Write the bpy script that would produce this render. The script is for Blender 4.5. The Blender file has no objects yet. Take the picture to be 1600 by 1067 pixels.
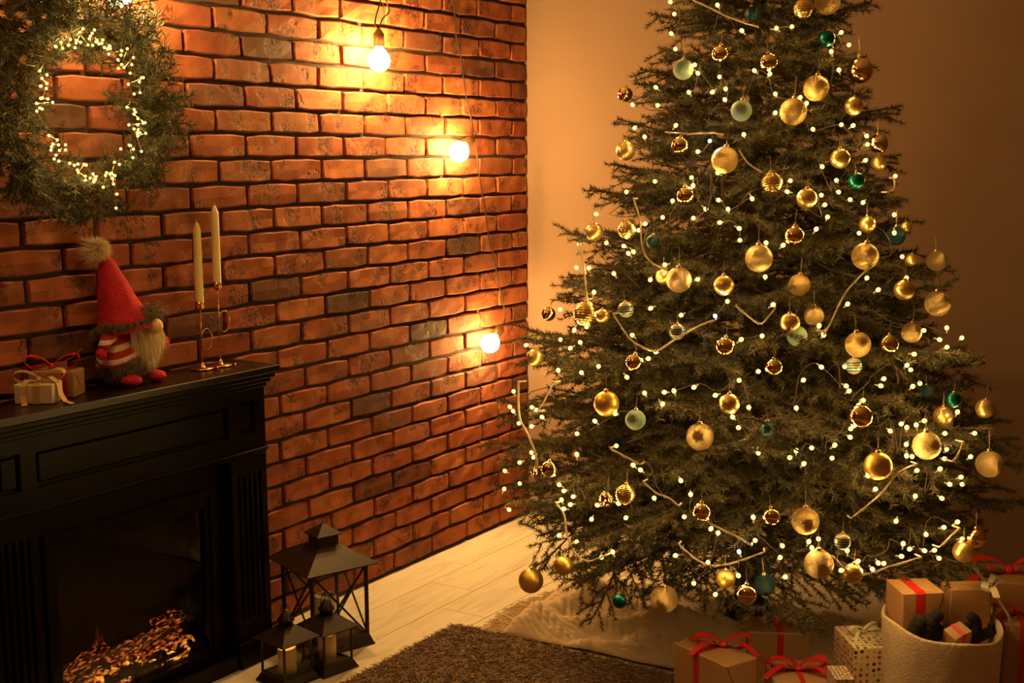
# Christmas corner: brick wall, spruce with baubles and lights, electric fireplace, lanterns, gifts
import bpy, math, random
import numpy as np
from mathutils import Vector, Matrix, Euler, noise
R = random.Random(7)
PI = math.pi
scene = bpy.context.scene
COL = scene.collection

# ---------------------------------------------------------------- camera, world, exposure
cam_d = bpy.data.cameras.new('camera')
cam = bpy.data.objects.new('camera', cam_d)
COL.objects.link(cam)
cam_d.sensor_fit = 'HORIZONTAL'
cam_d.sensor_width = 36.0
cam_d.lens = 2011.7 / 1600 * 36.0
cam_d.clip_start = 0.05
rt = Vector((0.84107571, 0.54087791, -0.00653725))
up = Vector((-0.07167133, 0.12341297, 0.98976384))
fw = Vector((-0.53614818, 0.83199779, -0.14256509))
m = Matrix((rt, up, -fw)).transposed().to_4x4()
m.translation = Vector((2.84946642, -4.52790638, 1.51294898))
cam.matrix_world = m
scene.camera = cam

world = bpy.data.worlds.new('world')
scene.world = world
world.use_nodes = True
world.node_tree.nodes['Background'].inputs[0].default_value = (1.0, 0.36, 0.12, 1)
world.node_tree.nodes['Background'].inputs[1].default_value = 0.005
scene.view_settings.view_transform = 'Standard'
scene.view_settings.look = 'None'
scene.view_settings.exposure = 0.0
scene.view_settings.gamma = 1.0
scene.view_settings.use_curve_mapping = False
try:
    scene.cycles.use_denoising = True
    scene.cycles.max_bounces = 6
    scene.cycles.transparent_max_bounces = 16
    scene.cycles.sample_clamp_indirect = 4.0
except Exception:
    pass
WARM = (1.0, 0.57, 0.15)
BULB_W = 37.0
LED_W = 0.19

def lamp(name, loc, energy, color, radius, parent=None):
    d = bpy.data.lights.new(name, 'POINT')
    d.energy = energy
    d.color = color
    d.shadow_soft_size = radius
    o = bpy.data.objects.new(name, d)
    COL.objects.link(o)
    o.location = loc
    if parent:
        o.parent = parent
    return o

# added dim warm fill light, unseen, overhead on the camera's side
_d = bpy.data.lights.new('fill_lamp', 'AREA')
_d.energy = 7.0
_d.color = (1.0, 0.43, 0.13)
_d.shape = 'DISK'
_d.size = 0.5
_o = bpy.data.objects.new('fill_lamp', _d)
COL.objects.link(_o)
_o.location = (1.0, -3.6, 2.62)

# ---------------------------------------------------------------- helpers
class MB:
    def __init__(s):
        s.v = []; s.f = []; s.mi = []; s.cur = 0
    def add(s, vs, fs):
        n = len(s.v)
        s.v += [tuple(v) for v in vs]
        s.f += [tuple(i + n for i in f) for f in fs]
        s.mi += [s.cur] * len(fs)
    def box(s, c, d, rot=0.0, bev=0.0, M=None):
        x, y, z = d[0] / 2, d[1] / 2, d[2] / 2
        if bev <= 0:
            vs = [(a * x, b * y, e * z) for a in (-1, 1) for b in (-1, 1) for e in (-1, 1)]
            fs = [(0, 1, 3, 2), (4, 6, 7, 5), (0, 4, 5, 1), (2, 3, 7, 6), (0, 2, 6, 4), (1, 5, 7, 3)]
        else:
            vs = []; fs = []
            idx = {}
            for a in (-1, 1):
                for b in (-1, 1):
                    for e in (-1, 1):
                        for k in range(3):
                            p = [a * x, b * y, e * z]
                            for j in range(3):
                                if j != k:
                                    p[j] -= (a, b, e)[j] * bev
                            idx[(a, b, e, k)] = len(vs); vs.append(tuple(p))
            def q(*k): fs.append(tuple(idx[i] for i in k))
            for a in (-1, 1):
                q(*[(a, b, e, 0) for b, e in ((-1, -1), (1, -1), (1, 1), (-1, 1))][::a])
                q(*[(b, a, e, 1) for b, e in ((-1, -1), (-1, 1), (1, 1), (1, -1))][::a])
                q(*[(b, e, a, 2) for b, e in ((-1, -1), (1, -1), (1, 1), (-1, 1))][::a])
            for a in (-1, 1):
                for b in (-1, 1):
                    s1 = a * b
                    q(*[(a, b, -1, 0), (a, b, -1, 1), (a, b, 1, 1), (a, b, 1, 0)][::s1])
                    q(*[(a, -1, b, 0), (a, 1, b, 0), (a, 1, b, 2), (a, -1, b, 2)][::s1])
                    q(*[(-1, a, b, 1), (-1, a, b, 2), (1, a, b, 2), (1, a, b, 1)][::s1])
                    for e in (-1, 1):
                        q(*[(a, b, e, 0), (a, b, e, 1), (a, b, e, 2)][::a * b * e])
        T = Matrix.Translation(c) @ Matrix.Rotation(rot, 4, 'Z')
        if M is not None:
            T = M @ T
        s.add([T @ Vector(v) for v in vs], fs)
        return s
    def tube(s, pts, r, n=8, cap=True, M=None):
        P = [Vector(p) for p in pts]
        rs = r if isinstance(r, (list, tuple)) else [r] * len(P)
        u = None; vs = []; fs = []
        for i, p in enumerate(P):
            t = (P[min(i + 1, len(P) - 1)] - P[max(i - 1, 0)])
            t = t.normalized() if t.length > 1e-9 else Vector((0, 0, 1))
            if u is None:
                u = t.orthogonal().normalized()
            else:
                u = (u - t * u.dot(t))
                u = u.normalized() if u.length > 1e-6 else t.orthogonal().normalized()
            w = t.cross(u)
            for k in range(n):
                a = 2 * PI * k / n
                vs.append(p + (u * math.cos(a) + w * math.sin(a)) * rs[i])
        for i in range(len(P) - 1):
            for k in range(n):
                fs.append((i * n + k, i * n + (k + 1) % n, (i + 1) * n + (k + 1) % n, (i + 1) * n + k))
        if cap:
            fs.append(tuple(range(n))[::-1]); fs.append(tuple((len(P) - 1) * n + k for k in range(n)))
        if M is not None: vs = [M @ v for v in vs]
        s.add(vs, fs)
        return s
    def lathe(s, prof, n=24, M=None, fn=None):
        vs = []; fs = []
        for i, (r, z) in enumerate(prof):
            for k in range(n):
                a = 2 * PI * k / n
                p = Vector((r * math.cos(a), r * math.sin(a), z))
                if fn: p = fn(p, i, k)
                vs.append(p)
        for i in range(len(prof) - 1):
            for k in range(n):
                fs.append((i * n + k, i * n + (k + 1) % n, (i + 1) * n + (k + 1) % n, (i + 1) * n + k))
        if prof[0][0] > 1e-6: fs.append(tuple(range(n))[::-1])
        if prof[-1][0] > 1e-6: fs.append(tuple((len(prof) - 1) * n + k for k in range(n)))
        if M is not None: vs = [M @ v for v in vs]
        s.add(vs, fs)
        return s
    def sphere(s, c, r, n=20, m_=12, M=None, fn=None):
        rr = r if isinstance(r, (tuple, list)) else (r, r, r)
        prof = [(math.sin(PI * i / m_), -math.cos(PI * i / m_)) for i in range(m_ + 1)]
        prof[0] = (1e-7, -1); prof[-1] = (1e-7, 1)
        T = Matrix.Translation(c) @ (M if M is not None else Matrix.Identity(4)) @ Matrix.Diagonal((rr[0], rr[1], rr[2], 1))
        return s.lathe(prof, n, T, fn)
    def strip(s, pts, wdir, w, th=0.0008):
        # flat ribbon along pts, wdir = width direction (vector or list)
        P = [Vector(p) for p in pts]
        vs = []; fs = []
        for i, p in enumerate(P):
            d = Vector(wdir[i] if isinstance(wdir, list) else wdir).normalized()
            t = (P[min(i + 1, len(P) - 1)] - P[max(i - 1, 0)]).normalized()
            nn = t.cross(d).normalized() * th / 2
            ww = w[i] if isinstance(w, (list, tuple)) else w
            vs += [p - d * ww / 2 - nn, p + d * ww / 2 - nn, p + d * ww / 2 + nn, p - d * ww / 2 + nn]
        for i in range(len(P) - 1):
            a = i * 4
            for k in range(4):
                fs.append((a + k, a + (k + 1) % 4, a + 4 + (k + 1) % 4, a + 4 + k))
        fs.append((3, 2, 1, 0)); e = (len(P) - 1) * 4; fs.append((e, e + 1, e + 2, e + 3))
        s.add(vs, fs)
        return s
    def mesh(s, name, mats, smooth=False):
        me = bpy.data.meshes.new(name)
        me.from_pydata(s.v, [], s.f)
        for mt in (mats if isinstance(mats, (list, tuple)) else [mats]):
            me.materials.append(mt)
        if len(me.materials) > 1:
            me.polygons.foreach_set('material_index', s.mi)
        if smooth:
            me.polygons.foreach_set('use_smooth', [True] * len(me.polygons))
        me.update()
        return me
    def build(s, name, mats, parent=None, smooth=False):
        return place(name, s.mesh(name, mats, smooth), parent)

def place(name, me, parent=None, loc=None):
    o = bpy.data.objects.new(name, me)
    COL.objects.link(o)
    if loc is not None: o.location = loc
    if parent is not None: o.parent = parent
    return o

def tag(o, label=None, cat=None, group=None, kind=None):
    if label: o['label'] = label
    if cat: o['category'] = cat
    if group: o['group'] = group
    if kind: o['kind'] = kind
    return o

def empty(name, loc, rz=0.0, label=None, cat=None, group=None, kind=None):
    o = bpy.data.objects.new(name, None)
    COL.objects.link(o)
    o.empty_display_size = 0.05
    o.location = loc
    o.rotation_euler = (0, 0, rz)
    return tag(o, label, cat, group, kind)

def fast_mesh(name, verts, faces_n, mats, k=3):
    # verts (N,3) array, consecutive k-gons
    me = bpy.data.meshes.new(name)
    nv = len(verts); nf = nv // k
    me.vertices.add(nv); me.loops.add(nv); me.polygons.add(nf)
    me.vertices.foreach_set('co', np.asarray(verts, dtype=np.float32).ravel())
    me.loops.foreach_set('vertex_index', np.arange(nv, dtype=np.int32))
    me.polygons.foreach_set('loop_start', np.arange(0, nv, k, dtype=np.int32))
    for mt in mats: me.materials.append(mt)
    me.update(calc_edges=True)
    return me

# ---------------------------------------------------------------- materials
def mat(name, col, rough=0.5, metal=0.0, bump=None, col2=None, cscale=8.0, emit=None, estr=0.0, spec=None, coat=0.0, bd=0.004, trans=0.0, sss=0.0):
    mt = bpy.data.materials.new(name)
    mt.use_nodes = True
    nt = mt.node_tree; N = nt.nodes; L = nt.links
    b = N['Principled BSDF']
    b.inputs['Base Color'].default_value = (*col, 1)
    b.inputs['Roughness'].default_value = rough
    b.inputs['Metallic'].default_value = metal
    if spec is not None: b.inputs['Specular IOR Level'].default_value = spec
    if coat: b.inputs['Coat Weight'].default_value = coat
    if trans: b.inputs['Transmission Weight'].default_value = trans
    if sss:
        b.inputs['Subsurface Weight'].default_value = sss
        b.inputs['Subsurface Radius'].default_value = (0.02, 0.01, 0.004)
    if emit:
        b.inputs['Emission Color'].default_value = (*emit, 1)
        b.inputs['Emission Strength'].default_value = estr
    tc = None
    if col2 or bump:
        tc = N.new('ShaderNodeTexCoord')
    if col2:
        nz = N.new('ShaderNodeTexNoise'); nz.inputs['Scale'].default_value = cscale; nz.inputs['Detail'].default_value = 4
        L.new(tc.outputs['Object'], nz.inputs['Vector'])
        mx = N.new('ShaderNodeMix'); mx.data_type = 'RGBA'
        mx.inputs['A'].default_value = (*col, 1); mx.inputs['B'].default_value = (*col2, 1)
        rp = N.new('ShaderNodeMapRange'); rp.inputs['From Min'].default_value = 0.35; rp.inputs['From Max'].default_value = 0.65
        L.new(nz.outputs['Fac'], rp.inputs['Value']); L.new(rp.outputs['Result'], mx.inputs['Factor'])
        L.new(mx.outputs['Result'], b.inputs['Base Color'])
    if bump:
        kind, sc, st = bump
        if kind == 'noise':
            t = N.new('ShaderNodeTexNoise'); t.inputs['Scale'].default_value = sc; t.inputs['Detail'].default_value = 5; out = t.outputs['Fac']
        elif kind == 'voronoi':
            t = N.new('ShaderNodeTexVoronoi'); t.inputs['Scale'].default_value = sc; out = t.outputs['Distance']
        L.new(tc.outputs['Object'], t.inputs['Vector'])
        bp = N.new('ShaderNodeBump'); bp.inputs['Strength'].default_value = st; bp.inputs['Distance'].default_value = bd
        L.new(out, bp.inputs['Height']); L.new(bp.outputs['Normal'], b.inputs['Normal'])
    return mt

def brick_mat():
    mt = bpy.data.materials.new('brick_clay'); mt.use_nodes = True
    nt = mt.node_tree; N = nt.nodes; L = nt.links; b = N['Principled BSDF']
    b.inputs['Roughness'].default_value = 0.78
    b.inputs['Specular IOR Level'].default_value = 0.35
    oi = N.new('ShaderNodeObjectInfo'); ge = N.new('ShaderNodeNewGeometry'); tc = N.new('ShaderNodeTexCoord')
    ad = N.new('ShaderNodeMath'); ad.operation = 'ADD'; L.new(oi.outputs['Random'], ad.inputs[0]); L.new(ge.outputs['Random Per Island'], ad.inputs[1])
    fr = N.new('ShaderNodeMath'); fr.operation = 'FRACT'; L.new(ad.outputs[0], fr.inputs[0])
    cr = N.new('ShaderNodeValToRGB'); cr.color_ramp.interpolation = 'LINEAR'
    L.new(fr.outputs[0], cr.inputs['Fac'])
    stops = [(0, (0.37, 0.095, 0.040)), (0.25, (0.45, 0.140, 0.054)), (0.45, (0.50, 0.175, 0.064)), (0.62, (0.41, 0.115, 0.046)), (0.84, (0.37, 0.13, 0.055)), (0.90, (0.22, 0.08, 0.042)), (0.95, (0.14, 0.065, 0.036)), (1.0, (0.27, 0.07, 0.036))]
    el = cr.color_ramp.elements
    while len(el) < len(stops): el.new(0.5)
    for e, (p, c) in zip(el, stops): e.position = p; e.color = (*c, 1)
    of = N.new('ShaderNodeVectorMath'); of.operation = 'ADD'
    sc = N.new('ShaderNodeMath'); sc.operation = 'MULTIPLY'; sc.inputs[1].default_value = 37.0
    L.new(fr.outputs[0], sc.inputs[0]); cb = N.new('ShaderNodeCombineXYZ')
    L.new(sc.outputs[0], cb.inputs[0]); L.new(sc.outputs[0], cb.inputs[1]); L.new(tc.outputs['Object'], of.inputs[0]); L.new(cb.outputs[0], of.inputs[1])
    n1 = N.new('ShaderNodeTexNoise'); n1.inputs['Scale'].default_value = 16; n1.inputs['Detail'].default_value = 6; L.new(of.outputs[0], n1.inputs['Vector'])
    r1 = N.new('ShaderNodeMapRange'); r1.inputs['From Min'].default_value = 0.3; r1.inputs['From Max'].default_value = 0.75; L.new(n1.outputs['Fac'], r1.inputs['Value'])
    mx = N.new('ShaderNodeMix'); mx.data_type = 'RGBA'; mx.blend_type = 'MULTIPLY'
    L.new(cr.outputs['Color'], mx.inputs['A']); mx.inputs['B'].default_value = (0.55, 0.42, 0.40, 1); L.new(r1.outputs['Result'], mx.inputs['Factor'])
    # crumbled pits in the middle of some bricks
    n2 = N.new('ShaderNodeTexNoise'); n2.inputs['Scale'].default_value = 55; n2.inputs['Detail'].default_value = 5; n2.inputs['Roughness'].default_value = 0.65; n2.inputs['Distortion'].default_value = 1.2
    L.new(of.outputs[0], n2.inputs['Vector'])
    n3 = N.new('ShaderNodeTexNoise'); n3.inputs['Scale'].default_value = 11; n3.inputs['Detail'].default_value = 2; L.new(of.outputs[0], n3.inputs['Vector'])
    msk = N.new('ShaderNodeMapRange'); msk.inputs['From Min'].default_value = 0.52; msk.inputs['From Max'].default_value = 0.62; L.new(n3.outputs['Fac'], msk.inputs['Value'])
    pit = N.new('ShaderNodeMapRange'); pit.inputs['From Min'].default_value = 0.44; pit.inputs['From Max'].default_value = 0.54; L.new(n2.outputs['Fac'], pit.inputs['Value'])
    inv = N.new('ShaderNodeMath'); inv.operation = 'SUBTRACT'; inv.inputs[0].default_value = 1.0; L.new(pit.outputs['Result'], inv.inputs[1])
    pm = N.new('ShaderNodeMath'); pm.operation = 'MULTIPLY'; L.new(inv.outputs[0], pm.inputs[0]); L.new(msk.outputs['Result'], pm.inputs[1])
    hs = N.new('ShaderNodeMath'); hs.operation = 'MULTIPLY'; hs.inputs[1].default_value = -1.1; L.new(pm.outputs[0], hs.inputs[0])
    n4 = N.new('ShaderNodeTexNoise'); n4.inputs['Scale'].default_value = 120; n4.inputs['Detail'].default_value = 4; L.new(of.outputs[0], n4.inputs['Vector'])
    h4 = N.new('ShaderNodeMath'); h4.operation = 'MULTIPLY_ADD'; h4.inputs[1].default_value = 0.18; L.new(n4.outputs['Fac'], h4.inputs[0]); L.new(hs.outputs[0], h4.inputs[2])
    bp = N.new('ShaderNodeBump'); bp.inputs['Strength'].default_value = 0.75; bp.inputs['Distance'].default_value = 0.005
    L.new(h4.outputs[0], bp.inputs['Height']); L.new(bp.outputs['Normal'], b.inputs['Normal'])
    mx2 = N.new('ShaderNodeMix'); mx2.data_type = 'RGBA'; mx2.blend_type = 'MULTIPLY'; L.new(mx.outputs['Result'], mx2.inputs['A']); mx2.inputs['B'].default_value = (0.42, 0.33, 0.30, 1)
    L.new(pm.outputs[0], mx2.inputs['Factor']); L.new(mx2.outputs['Result'], b.inputs['Base Color'])
    return mt

def ramp_mat(name, coord, axis, stops, rough, metal=0.0, scale=1.0, interp='CONSTANT'):
    mt = bpy.data.materials.new(name); mt.use_nodes = True
    nt = mt.node_tree; N = nt.nodes; L = nt.links; b = N['Principled BSDF']
    b.inputs['Roughness'].default_value = rough; b.inputs['Metallic'].default_value = metal
    tc = N.new('ShaderNodeTexCoord'); sp = N.new('ShaderNodeSeparateXYZ'); L.new(tc.outputs[coord], sp.inputs[0])
    cr = N.new('ShaderNodeValToRGB'); cr.color_ramp.interpolation = interp
    el = cr.color_ramp.elements
    while len(el) < len(stops): el.new(0.5)
    for e, (p, c) in zip(el, stops): e.position = p; e.color = (*c, 1)
    L.new(sp.outputs[axis], cr.inputs['Fac']); L.new(cr.outputs['Color'], b.inputs['Base Color'])
    return mt

def dot_mat(name, base, cols, scale, rad):
    # printed dots on wrapping paper: voronoi cells in the box's own coordinates
    mt = bpy.data.materials.new(name); mt.use_nodes = True
    nt = mt.node_tree; N = nt.nodes; L = nt.links; b = N['Principled BSDF']; b.inputs['Roughness'].default_value = 0.35
    uv = N.new('ShaderNodeTexCoord')
    v = N.new('ShaderNodeTexVoronoi'); v.voronoi_dimensions = '2D'; v.inputs['Scale'].default_value = scale; v.inputs['Randomness'].default_value = 0.35
    L.new(uv.outputs['UV'], v.inputs['Vector'])
    lt = N.new('ShaderNodeMath'); lt.operation = 'LESS_THAN'; lt.inputs[1].default_value = rad; L.new(v.outputs['Distance'], lt.inputs[0])
    sp = N.new('ShaderNodeSeparateColor'); L.new(v.outputs['Color'], sp.inputs[0])
    cr = N.new('ShaderNodeValToRGB'); cr.color_ramp.interpolation = 'CONSTANT'; el = cr.color_ramp.elements
    while len(el) < len(cols): el.new(0.5)
    for i, (e, c) in enumerate(zip(el, cols)): e.position = i / len(cols); e.color = (*c, 1)
    L.new(sp.outputs[0], cr.inputs['Fac'])
    mx = N.new('ShaderNodeMix'); mx.data_type = 'RGBA'; mx.inputs['A'].default_value = (*base, 1)
    L.new(lt.outputs[0], mx.inputs['Factor']); L.new(cr.outputs['Color'], mx.inputs['B']); L.new(mx.outputs['Result'], b.inputs['Base Color'])
    return mt

def bulb_mat(name, col, strength):
    mt = bpy.data.materials.new(name); mt.use_nodes = True
    nt = mt.node_tree; N = nt.nodes; L = nt.links
    N.remove(N['Principled BSDF'])
    e = N.new('ShaderNodeEmission'); e.inputs[0].default_value = (*col, 1); e.inputs[1].default_value = strength
    L.new(e.outputs[0], N['Material Output'].inputs[0])
    mt.cycles.emission_sampling = 'NONE'   # the point light inside each bulb carries its light
    return mt

def glass_mat(name, tint=(1, 1, 1)):
    mt = bpy.data.materials.new(name); mt.use_nodes = True
    nt = mt.node_tree; N = nt.nodes; L = nt.links; N.remove(N['Principled BSDF'])
    t = N.new('ShaderNodeBsdfTransparent'); t.inputs[0].default_value = (*tint, 1)
    g = N.new('ShaderNodeBsdfGlossy'); g.inputs['Roughness'].default_value = 0.02
    f = N.new('ShaderNodeFresnel'); f.inputs[0].default_value = 1.5
    ge = N.new('ShaderNodeNewGeometry'); iv = N.new('ShaderNodeMath'); iv.operation = 'SUBTRACT'; iv.inputs[0].default_value = 1.0; L.new(ge.outputs['Backfacing'], iv.inputs[1])
    ml = N.new('ShaderNodeMath'); ml.operation = 'MULTIPLY'; L.new(f.outputs[0], ml.inputs[0]); L.new(iv.outputs[0], ml.inputs[1])
    mx = N.new('ShaderNodeMixShader'); L.new(ml.outputs[0], mx.inputs[0]); L.new(t.outputs[0], mx.inputs[1]); L.new(g.outputs[0], mx.inputs[2])
    L.new(mx.outputs[0], N['Material Output'].inputs[0])
    return mt

def glitter_mat(name, col, sc=260.0, metal=0.85, rough=0.32, st=0.75):
    mt = mat(name, col, rough, metal, ('voronoi', sc, st), bd=0.02)
    return mt

def ember_mat(name, base, hot, scale, lo, hi, strength):
    mt = bpy.data.materials.new(name); mt.use_nodes = True
    nt = mt.node_tree; N = nt.nodes; L = nt.links; b = N['Principled BSDF']
    b.inputs['Base Color'].default_value = (*base, 1); b.inputs['Roughness'].default_value = 0.9
    tc = N.new('ShaderNodeTexCoord'); mp = N.new('ShaderNodeMapping'); mp.inputs['Scale'].default_value = (1.6, 0.55, 1.6)
    L.new(tc.outputs['Object'], mp.inputs[0])
    n = N.new('ShaderNodeTexNoise'); n.inputs['Scale'].default_value = scale; n.inputs['Detail'].default_value = 5; n.inputs['Distortion'].default_value = 0.8
    L.new(mp.outputs[0], n.inputs['Vector'])
    r = N.new('ShaderNodeMapRange'); r.inputs['From Min'].default_value = lo; r.inputs['From Max'].default_value = hi; r.inputs['To Max'].default_value = strength
    L.new(n.outputs['Fac'], r.inputs['Value'])
    cr = N.new('ShaderNodeValToRGB'); cr.color_ramp.elements[0].color = (0.9, 0.08, 0.01, 1); cr.color_ramp.elements[1].color = (*hot, 1)
    r2 = N.new('ShaderNodeMapRange'); r2.inputs['From Min'].default_value = lo; r2.inputs['From Max'].default_value = hi; L.new(n.outputs['Fac'], r2.inputs['Value'])
    L.new(r2.outputs['Result'], cr.inputs['Fac']); L.new(cr.outputs['Color'], b.inputs['Emission Color']); L.new(r.outputs['Result'], b.inputs['Emission Strength'])
    return mt

M = {}
M['brick'] = brick_mat()
M['mortar'] = mat('mortar', (0.045, 0.03, 0.024), 0.95, bump=('noise', 90, 0.6), col2=(0.075, 0.05, 0.04), cscale=20)
M['plaster'] = mat('plaster', (0.255, 0.160, 0.108), 0.85, bump=('noise', 60, 0.12), col2=(0.245, 0.153, 0.103), cscale=3)
M['ceiling'] = mat('ceiling_paint', (0.6, 0.55, 0.5), 0.9)
M['trim'] = mat('painted_trim', (0.40, 0.30, 0.22), 0.6)
M['black'] = mat('black_lacquer', (0.0055, 0.0022, 0.0026), 0.32, bump=('noise', 25, 0.03), spec=0.13)
M['black_gloss'] = mat('black_lacquer_shelf', (0.008, 0.004, 0.004), 0.30, bump=('noise', 25, 0.03), spec=0.4)
M['firebox'] = mat('firebox_lining', (0.012, 0.008, 0.007), 0.7)
M['iron'] = mat('black_iron', (0.012, 0.009, 0.008), 0.45, metal=0.3)
M['lantern'] = mat('lantern_metal', (0.022, 0.010, 0.007), 0.42, metal=0.2, bump=('noise', 150, 0.1))
M['brass'] = mat('brass', (0.80, 0.45, 0.20), 0.22, metal=1.0)
M['wax'] = mat('ivory_wax', (0.97, 0.84, 0.42), 0.45)
M['wick'] = mat('wick', (0.75, 0.7, 0.55), 0.9)
M['glass'] = glass_mat('lantern_glass')
M['fireglass'] = glass_mat('fire_screen_glass', (0.75, 0.72, 0.7))
M['bark'] = mat('bark', (0.075, 0.045, 0.028), 0.9, bump=('noise', 70, 0.8), col2=(0.045, 0.028, 0.018), cscale=30)
M['twig'] = mat('twig_bark', (0.10, 0.055, 0.030), 0.85)
def needle_mat(name, c1, c2):
    mt = bpy.data.materials.new(name); mt.use_nodes = True
    nt = mt.node_tree; N = nt.nodes; L = nt.links; b = N['Principled BSDF']
    ge = N.new('ShaderNodeNewGeometry')
    mx = N.new('ShaderNodeMix'); mx.data_type = 'RGBA'; mx.inputs['A'].default_value = (*c1, 1); mx.inputs['B'].default_value = (*c2, 1)
    L.new(ge.outputs['Random Per Island'], mx.inputs['Factor']); L.new(mx.outputs['Result'], b.inputs['Base Color'])
    b.inputs['Roughness'].default_value = 0.5
    b.inputs['Specular IOR Level'].default_value = 0.4
    return mt
M['needle'] = needle_mat('spruce_needle', (0.026, 0.027, 0.012), (0.135, 0.112, 0.045))
M['tinsel'] = needle_mat('wreath_needle', (0.040, 0.046, 0.020), (0.20, 0.19, 0.09))
M['cable'] = mat('clear_cable', (0.62, 0.52, 0.36), 0.35)
M['cord'] = mat('dark_cord', (0.03, 0.015, 0.008), 0.7)
M['socket'] = mat('bronze_socket', (0.26, 0.13, 0.06), 0.35, metal=0.7)
M['bulb'] = bulb_mat('filament_bulb_glow', (1.0, 0.80, 0.42), 30.0)
M['led'] = bulb_mat('led_glow', (1.0, 0.72, 0.20), 2.7)
M['led_cool'] = bulb_mat('led_cool_glow', (0.85, 0.88, 1.0), 3.0)
M['led_neck'] = bulb_mat('led_lit_lens', (1.0, 0.60, 0.16), 0.6)
G = (0.86, 0.56, 0.17)
M['b_matte'] = mat('matte_gold', (0.80, 0.50, 0.13), 0.42, metal=0.9)
M['b_satin'] = mat('satin_gold', (0.86, 0.60, 0.24), 0.30, metal=0.85, bump=('noise', 5, 0.25))
M['b_gloss'] = mat('mirror_gold', (0.90, 0.58, 0.24), 0.07, metal=1.0)
M['b_brushed'] = mat('brushed_gold', (0.86, 0.58, 0.22), 0.34, metal=0.9, bump=('noise', 26, 0.9), bd=0.015)
M['b_glitter'] = glitter_mat('gold_glitter', (0.85, 0.60, 0.28), 34, st=1.0)
M['b_ribbed'] = mat('ribbed_gold', (0.88, 0.60, 0.25), 0.22, metal=0.95)
M['b_mint'] = glitter_mat('mint_glitter', (0.36, 0.52, 0.40), 40, metal=0.25, rough=0.5, st=0.7)
M['b_teal'] = mat('teal_satin', (0.01, 0.16, 0.13), 0.30, metal=0.8)
M['b_navy'] = glitter_mat('navy_glitter', (0.03, 0.085, 0.10), 36, metal=0.7, rough=0.35, st=1.0)
st = [(0.0, (0.55, 0.42, 0.26)), (0.20, (0.02, 0.16, 0.17)), (0.30, (0.6, 0.62, 0.6)), (0.36, (0.02, 0.12, 0.16)), (0.46, (0.62, 0.36, 0.16)), (0.54, (0.03, 0.10, 0.13)), (0.62, (0.7, 0.72, 0.7)), (0.66, (0.02, 0.20, 0.20)), (0.76, (0.62, 0.50, 0.34))]
M['b_stripe'] = ramp_mat('striped_glaze', 'Generated', 2, st, 0.3, metal=0.35)
M['cap'] = mat('bauble_cap', (0.75, 0.55, 0.28), 0.3, metal=1.0)
M['thread'] = mat('thread', (0.4, 0.3, 0.16), 0.8)
M['kraft'] = mat('kraft_paper', (0.46, 0.245, 0.115), 0.6, bump=('noise', 18, 0.15), col2=(0.42, 0.22, 0.10), cscale=5)
M['cream_paper'] = mat('cream_paper', (0.80, 0.70, 0.52), 0.5, bump=('noise', 20, 0.1))
M['red_ribbon'] = mat('red_satin_ribbon', (0.62, 0.022, 0.022), 0.38, spec=0.6)
M['gold_ribbon'] = mat('gold_satin_ribbon', (0.80, 0.55, 0.24), 0.35, metal=0.3)
M['cream_ribbon'] = mat('cream_ribbon', (0.78, 0.66, 0.48), 0.5)
M['dots'] = dot_mat('dotted_paper', (0.80, 0.68, 0.50), [(0.25, 0.03, 0.02), (0.55, 0.12, 0.04), (0.10, 0.02, 0.02), (0.70, 0.50, 0.20), (0.62, 0.48, 0.3)], 62.0, 0.30)
M['dots_small'] = dot_mat('dotted_paper_small', (0.80, 0.68, 0.50), [(0.20, 0.03, 0.02), (0.12, 0.02, 0.02), (0.35, 0.07, 0.03)], 105.0, 0.36)
M['felt'] = mat('white_felt', (0.80, 0.58, 0.38), 0.95, bump=('noise', 170, 0.9), col2=(0.66, 0.52, 0.37), cscale=60)
M['plush'] = mat('dark_plush', (0.014, 0.005, 0.005), 0.9, bump=('noise', 200, 0.7))
M['knit'] = mat('knit_wool', (0.72, 0.57, 0.40), 0.95, bump=('noise', 110, 0.5), col2=(0.66, 0.50, 0.34), cscale=9)
M['rug'] = needle_mat('rug_pile', (0.17, 0.10, 0.062), (0.30, 0.19, 0.12))
M['rug_base'] = mat('rug_base', (0.15, 0.09, 0.055), 0.95)
M['red_knit'] = mat('red_knit', (0.72, 0.022, 0.050), 0.85, bump=('voronoi', 260, 0.7), col2=(0.58, 0.016, 0.040), cscale=40)
M['grey_fur'] = needle_mat('grey_fur', (0.10, 0.072, 0.058), (0.38, 0.29, 0.22))
M['grey_felt'] = mat('grey_felt', (0.13, 0.11, 0.105), 0.95, bump=('noise', 120, 0.8), col2=(0.22, 0.19, 0.17), cscale=60)
M['white_fur'] = needle_mat('white_fur', (0.88, 0.74, 0.48), (0.97, 0.86, 0.62))
M['skin_felt'] = mat('nose_felt', (0.86, 0.56, 0.32), 0.7)
M['knit_stripe'] = ramp_mat('striped_knit', 'Object', 2, [(0, (0.55, 0.03, 0.03)), (0.04, (0.85, 0.74, 0.58)), (0.053, (0.55, 0.03, 0.03)), (0.066, (0.85, 0.74, 0.58)), (0.079, (0.55, 0.03, 0.03)), (0.092, (0.85, 0.74, 0.58)), (0.105, (0.55, 0.03, 0.03)), (0.118, (0.85, 0.74, 0.58)), (0.131, (0.5, 0.03, 0.03))], 0.9)
M['ember_log'] = ember_mat('glowing_log', (0.05, 0.02, 0.012), (1.0, 0.26, 0.04), 75, 0.50, 0.68, 1.0)
M['ember_bed'] = ember_mat('ember_bed', (0.04, 0.015, 0.01), (1.0, 0.50, 0.06), 30, 0.47, 0.66, 2.0)
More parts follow.
